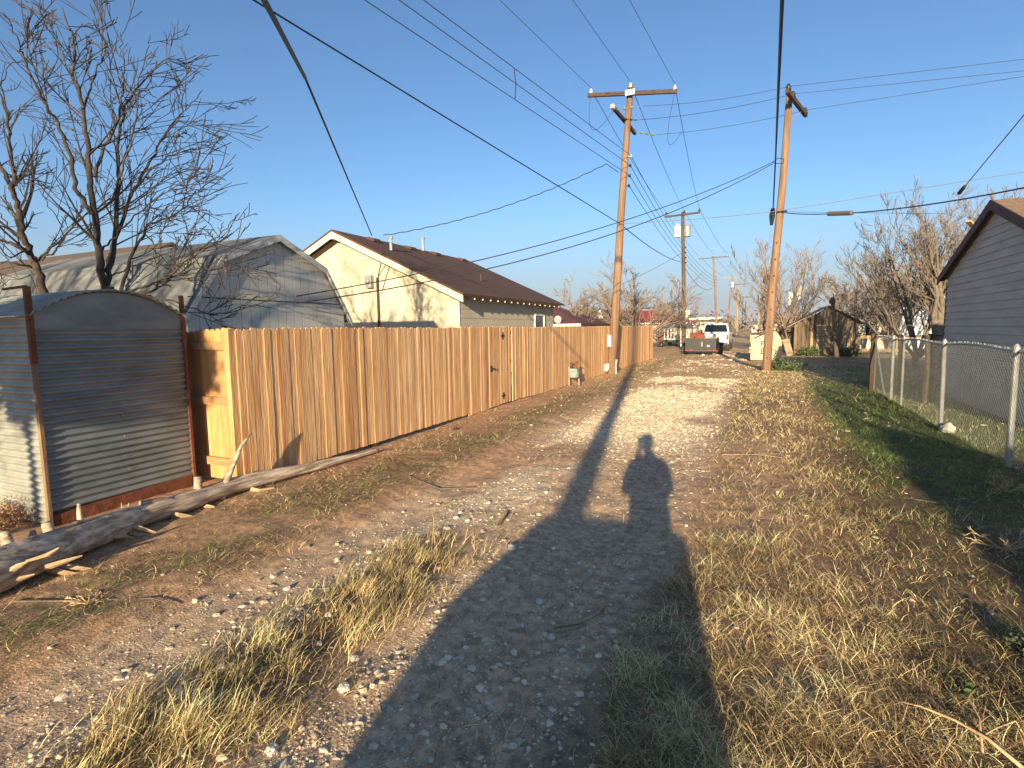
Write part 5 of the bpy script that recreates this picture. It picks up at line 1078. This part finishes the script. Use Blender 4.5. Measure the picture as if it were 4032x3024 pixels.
tree('bare_tree', 'thin bare tree rising behind the peak of the grey garage', gp(2095, 33), 6.8, 37, bark_t, 8, .4, .09, 3, (6, 6, 5), .11, .14, .9, .010)
tree('bare_tree', 'bare tree beyond the shack, between it and the low wide tree', gp(1838, 44), 5.2, 39, bark_g, 8, .8, .08, 3, (6, 6, 6), .09, .16, .4, .014)
tree('bare_tree', 'bare tree behind the white and blue house', gp(1935, 55), 6.6, 43, bark_g, 8, .6, .1, 3, (6, 6, 5), .09, .16, .6, .02)
tree('bare_tree', 'far bare tree above the row of distant poles', gp(1652, 75), 7.6, 41, bark_g, 7, .5, .12, 3, (4, 5, 4), .10, .2, .4, .025)
# out of frame: trees that shade the house wall and the shed
tree('bare_tree', 'bare tree standing behind the viewpoint, shading the cream house', (-6.2, -9.0, 0), 7.5, 51, bark_d, 6, .55, .15, 3, (5, 5, 4), .10, .17, .9, .010)
tree('bare_tree', 'second bare tree behind the viewpoint at the left fence line', (-10.0, -6.5, 0), 7.5, 52, bark_d, 6, .55, .15, 3, (5, 5, 4), .10, .17, .9, .010)

def leafy(name, label, base, h, rad, seed, n=5200, m=None, cat='tree', z0=1.0, leaf=.06):
    rg = np.random.default_rng(seed); root = empty(name, base, label, cat); t = MB(); t.tube([(base[0], base[1], -.1), (base[0], base[1], h * .7)], [.12, .04], 8); t.build('trunk', bark_d, root)
    cl = rg.normal(0, 1, (60, 3)); cl /= np.linalg.norm(cl, axis=1)[:, None]; cl *= rg.random((60, 1)) ** .4
    k = rg.integers(0, 60, n); c = cl[k] * [rad, rad, (h - z0) / 2] * .85 + rg.normal(0, .16 * rad, (n, 3)) + [0, 0, z0 + (h - z0) / 2]
    a = rg.normal(0, 1, (n, 3)); a /= np.linalg.norm(a, axis=1)[:, None]; b = np.cross(a, rg.normal(0, 1, (n, 3))); b /= np.linalg.norm(b, axis=1)[:, None]
    s = leaf * (.6 + .8 * rg.random((n, 1))); V = np.stack([c - a * s, c - b * s * .5, c + a * s, c + b * s * .5], 1).reshape(-1, 3)
    o = npmesh('crown', V, np.arange(n * 4).reshape(-1, 4), np.repeat((.6 + .8 * rg.random((n, 1))) * [1, 1, 1], 4, 0), m); o.data.polygons.foreach_set('use_smooth', np.zeros(n, dtype=bool)); o.parent = root; return root
leaf_d = mat('dark_leaf', (.06, .085, .03), rough=.7, attr='Col', trans=.2); leaf_b = mat('brown_scrub', (.17, .125, .075), rough=.9, attr='Col'); weed_g = mat('weed_leaf', (.085, .115, .045), rough=.8, attr='Col', trans=.2)
leafy('evergreen_tree', 'dense evergreen tree behind the viewpoint, shading the top of the metal shed', (-4.35, -6.6, 0), 4.6, .75, 3, 4200, leaf_d, z0=2.75, leaf=.09)
leafy('green_bush', 'low green weeds at the foot of the plank shack, right of its door', (4.6, 34.6, 0), .5, .6, 5, 2000, weed_g, 'bush', .0, .05)
leafy('green_bush', 'low green weeds at the foot of the plank shack, left of its door', (2.7, 34.9, 0), .4, .7, 6, 1600, weed_g, 'bush', .0, .05)
leafy('green_weeds', 'patch of green weeds at the foot of the right leaning pole', (1.0, 23.2, 0), .35, .8, 7, 1800, weed_g, 'weeds', .0, .045)
leafy('green_weeds', 'bushy green weed in the grass at the right foreground', (1.35, 3.5, 0), .16, .14, 8, 420, weed_g, 'weeds', .0, .014)
leafy('green_weeds', 'small low green weed in the dry grass, left of the bushy one', (.95, 3.0, 0), .08, .10, 9, 260, weed_g, 'weeds', .0, .013)
stem_w = mat('dry_stem', (.50, .36, .2), (.36, .25, .14), scale=8, rough=.9)
for (x, y, h_, sd_, lb) in ((1.75, 5.1, .26, 61, 'tangle of dry brown stems in the dark grass near the chain link fence'), (1.25, 2.75, .20, 62, 'tangle of pale dry stems in the right foreground corner'), (2.35, 6.9, .24, 63, 'dry stems tangled at the foot of the nearest chain link fence post in view'), (-3.9, 1.9, .14, 64, 'flat tangle of dry straw coloured stems below the log at the left')):
    tree('tumbleweed', lb, (x, y, gz(x, y)), h_, sd_, stem_w, 9, 3.2, .006, 2, (4, 4), -.02, .16, .0, .0022, cat='weeds')
# brown scrub along the horizon
rgs = np.random.default_rng(77); Vs = []; Cs = []
for k in range(900):
    az = math.radians(rgs.uniform(-58, 28)); R = rgs.uniform(85, 420); cx, cy = R * math.sin(az), R * math.cos(az)
    if -7 < cx < 1.5: continue
    hh = rgs.uniform(1.4, 4.2) * (1 + R / 500); n = 60; c = rgs.normal(0, 1, (n, 3)) * [hh * .7, hh * .7, hh * .30] + [cx, cy, hh * .45]; c[:, 2] = np.abs(c[:, 2])
    a = rgs.normal(0, 1, (n, 3)); a /= np.linalg.norm(a, axis=1)[:, None]; b = np.cross(a, rgs.normal(0, 1, (n, 3))); b /= np.linalg.norm(b, axis=1)[:, None]; s = hh * .14
    Vs.append(np.stack([c - a * s, c - b * s * .4, c + a * s, c + b * s * .4], 1).reshape(-1, 3)); Cs.append(np.repeat((.5 + .9 * rgs.random((n, 1))) * [1, 1, 1], 4, 0))
Vs = np.concatenate(Vs); o = npmesh('scrub_belt', Vs, np.arange(len(Vs)).reshape(-1, 4), np.concatenate(Cs), leaf_b); tagp(o, 'belt of bare brown scrub and treetops along the flat horizon', 'scrub', None, 'stuff')
leafy('dry_weeds', 'rusty brown dry weeds at the foot of the metal shed side wall', (-6.35, 2.35, 0), .13, .45, 17, 6000, mat('dry_weed', (.42, .24, .12), rough=.9, attr='Col'), 'weeds', .0, .011)
# rail fence pieces beyond the dumpster
b = MB(); b.box(1.1, 2.0, 37.0, 37.06, 1.25, 1.36); b.box(1.1, 2.0, 37.0, 37.06, .62, .72); b.box(2.0, 2.1, 37, 37.1, 0, 1.5); b.box(1.05, 1.13, 37.06, 37.14, 0, 1.4); tagp(b.build('rail_fence', rust), 'short piece of brown rail fence between the dumpster and the shack', 'fence')
b = MB(); b.box(5.3, 9, 36.5, 36.56, .95, 1.12); b.box(5.3, 9, 36.5, 36.56, .2, .36)
for x in (5.3, 7.1, 8.9): b.box(x, x + .1, 36.57, 36.67, 0, 1.25)
tagp(b.build('rail_fence', shack_wood), 'long grey rail fence right of the plank shack', 'fence')
# cell antennas among the branches
an = MB(); q = atY(1716, 655, 60); 
root = empty('antenna_mast', (q[0], 60, 0), 'thin mast with white panel antennas seen through the tree left of the shack', 'mast')
b = MB(); b.tube([(q[0] - .2, 60, 0), (q[0], 60, 5.2)], .06, 7); b.build('mast', pale_wood, root)
for dx, z in ((-.35, 4.5), (.35, 5.0)): b = MB(); b.box(q[0] + dx - .17, q[0] + dx + .17, 59.8, 59.95, z - .75, z + .5); b.build('panel_antenna', white_paint, root)
# ------------------------------------------------------------------ added gable behind the viewpoint, unseen, shaped to shade the green grass
simple_house('shade_shed', 'added narrow gabled shed form behind the viewpoint, shaped to shade the right verge', 'shed', 3.95, 5.75, -9.5, -5, 2.4, 3.15, grey_siding, brown_roof, 'y', .15)
leafy('dapple_tree', 'leafy tree added behind the viewpoint to dapple the shade on the right verge', (5.0, -5.9, 0), 3.3, .85, 14, 1900, leaf_d, z0=1.2, leaf=.11)  # added unseen crown, breaks up the hard edge of the gable's shade
# ------------------------------------------------------------------ the photographer
def person():
    back_ = Vector((.10, -.23, 0)); fw = Vector((-.414, .91, 0)).normalized(); rt = Vector((fw.y, -fw.x, 0))
    W = lambda f, s_, z: Vector((back_.x, back_.y, 0)) + fw * f + rt * s_ + Vector((0, 0, z))
    root = empty('person', (back_.x, back_.y, 0), 'person in a cap holding up a phone, whose shadow falls on the alley', 'person')
    J = {}; vs = []; es = []; rs = []
    def nd(name, p, r, par=None):
        J[name] = len(vs); vs.append(p); rs.append(r)
        if par is not None: es.append((J[par], J[name]))
    nd('pelvis', W(0, 0, .98), (.19, .15)); nd('belly', W(0, 0, 1.10), (.215, .16), 'pelvis'); nd('chest', W(0, 0, 1.30), (.225, .15), 'belly'); nd('yoke', W(-.01, 0, 1.47), (.13, .10), 'chest'); nd('neck', W(.0, 0, 1.56), (.06, .06), 'yoke'); nd('skull', W(.03, 0, 1.66), (.078, .085), 'neck'); nd('crown', W(.02, 0, 1.76), (.078, .09), 'skull')
    for s_, n_ in ((-1, 'l'), (1, 'r')):
        nd(n_ + 'hip', W(0, s_ * .09, .90), (.115, .115), 'pelvis'); nd(n_ + 'knee', W(.03, s_ * .095, .50), (.09, .09), n_ + 'hip'); nd(n_ + 'calf', W(.0, s_ * .10, .34), (.085, .085), n_ + 'knee'); nd(n_ + 'ankle', W(0, s_ * .13, .09), (.045, .045), n_ + 'calf'); nd(n_ + 'toe', W(.17, s_ * .15, .04), (.045, .035), n_ + 'ankle')
        nd(n_ + 'sh', W(0, s_ * .215, 1.44), (.085, .085), 'yoke'); nd(n_ + 'el', W(.06, s_ * .24, 1.17), (.065, .065), n_ + 'sh'); nd(n_ + 'fo', W(.11, s_ * .16, 1.38), (.052, .052), n_ + 'el'); nd(n_ + 'wr', W(.165, s_ * .075, 1.60), (.028, .028), n_ + 'fo'); nd(n_ + 'palm', W(.205, s_ * .07, 1.69), (.036, .024), n_ + 'wr')
        for k in range(4):
            nd(f'{n_}f{k}', W(.225, s_ * (.088 - .003 * k), 1.765 - .022 * k), (.0085, .0085), n_ + 'palm'); nd(f'{n_}g{k}', W(.222, s_ * (.068 - .006 * k), 1.785 - .022 * k), (.0078, .0078), f'{n_}f{k}')
        nd(n_ + 't1', W(.197, s_ * .065, 1.72), (.010, .010), n_ + 'palm'); nd(n_ + 't2', W(.194, s_ * .045, 1.745), (.009, .009), n_ + 't1')
    off = ROOT[root.name]; me = bpy.data.meshes.new('body'); me.from_pydata([tuple(v - off) for v in vs], es, []); o = bpy.data.objects.new('body', me); sc.collection.objects.link(o); o.parent = root
    sk = o.modifiers.new('skin', 'SKIN')
    for i, d_ in enumerate(me.skin_vertices[0].data): d_.radius = rs[i]; d_.use_root = (i == 0)
    su = o.modifiers.new('sub', 'SUBSURF'); su.levels = 2; su.render_levels = 2; me.materials.append(mat('denim_shirt', (.03, .035, .05), rough=.9))
    h = MB(); h.lathe(W(.02, 0, 1.74), [(.098, 0), (.105, .03), (.095, .08), (.06, .115), (.01, .125)], 18); h.prism([W(.06, -.07, 1.755), W(.06, .07, 1.755), W(.17, .05, 1.75), W(.17, -.05, 1.75)], (0, 0, .008)); h.build('cap', black_paint, root, smooth=False)
    f_ = MB(); f_.lathe(W(.115, 0, 1.665), [(.0, -.0), (.012, .0), (.018, .015), (.004, .04)], 8)
    for s_ in (-1, 1): f_.lathe(W(.105, s_ * .03, 1.70), [(.004, 0), (.012, .005), (.004, .012)], 8); f_.lathe(W(.02, s_ * .085, 1.68), [(.01, -.02), (.018, .01), (.008, .03)], 8)
    f_.bar(W(.108, -.022, 1.635), W(.108, .022, 1.635), .01, .008); f_.build('face', mat('skin', (.5, .3, .21), rough=.6), root)
    ph = MB(); u = Vector(tuple(-RW[:, 2] if False else RW @ np.array([0, 0, -1]))); c_ = Vector(tuple(CAM)) - u * .02; rx = Vector(tuple(RW @ np.array([1, 0, 0]))); uy = Vector(tuple(RW @ np.array([0, 1, 0])))
    pts = [c_ + rx * a + uy * b for a, b in ((-.11, -.05), (.045, -.05), (.045, .025), (-.11, .025))]; ph.prism(pts, -u * .008); tagp(ph.build('phone', black_metal), 'black phone held up at eye height by the person', 'phone')
person()

# ------------------------------------------------------------------ haze: thin even air round the whole scene
hz = MB(); hz.box(-3100, 3100, -400, 4150, -1.2, 14.5); hm_ = bpy.data.materials.new('haze_air'); hm_.use_nodes = True; hn = hm_.node_tree; hn.nodes.clear()
ho = hn.nodes.new('ShaderNodeOutputMaterial'); pv = hn.nodes.new('ShaderNodeVolumePrincipled'); pv.inputs['Color'].default_value = (0.82, 0.87, 1, 1); pv.inputs['Density'].default_value = 0.00045; hn.links.new(pv.outputs[0], ho.inputs['Volume'])
hb_ = hz.build('haze', hm_); tagp(hb_, 'thin pale haze that fades the far poles and trees', 'haze', None, 'stuff')
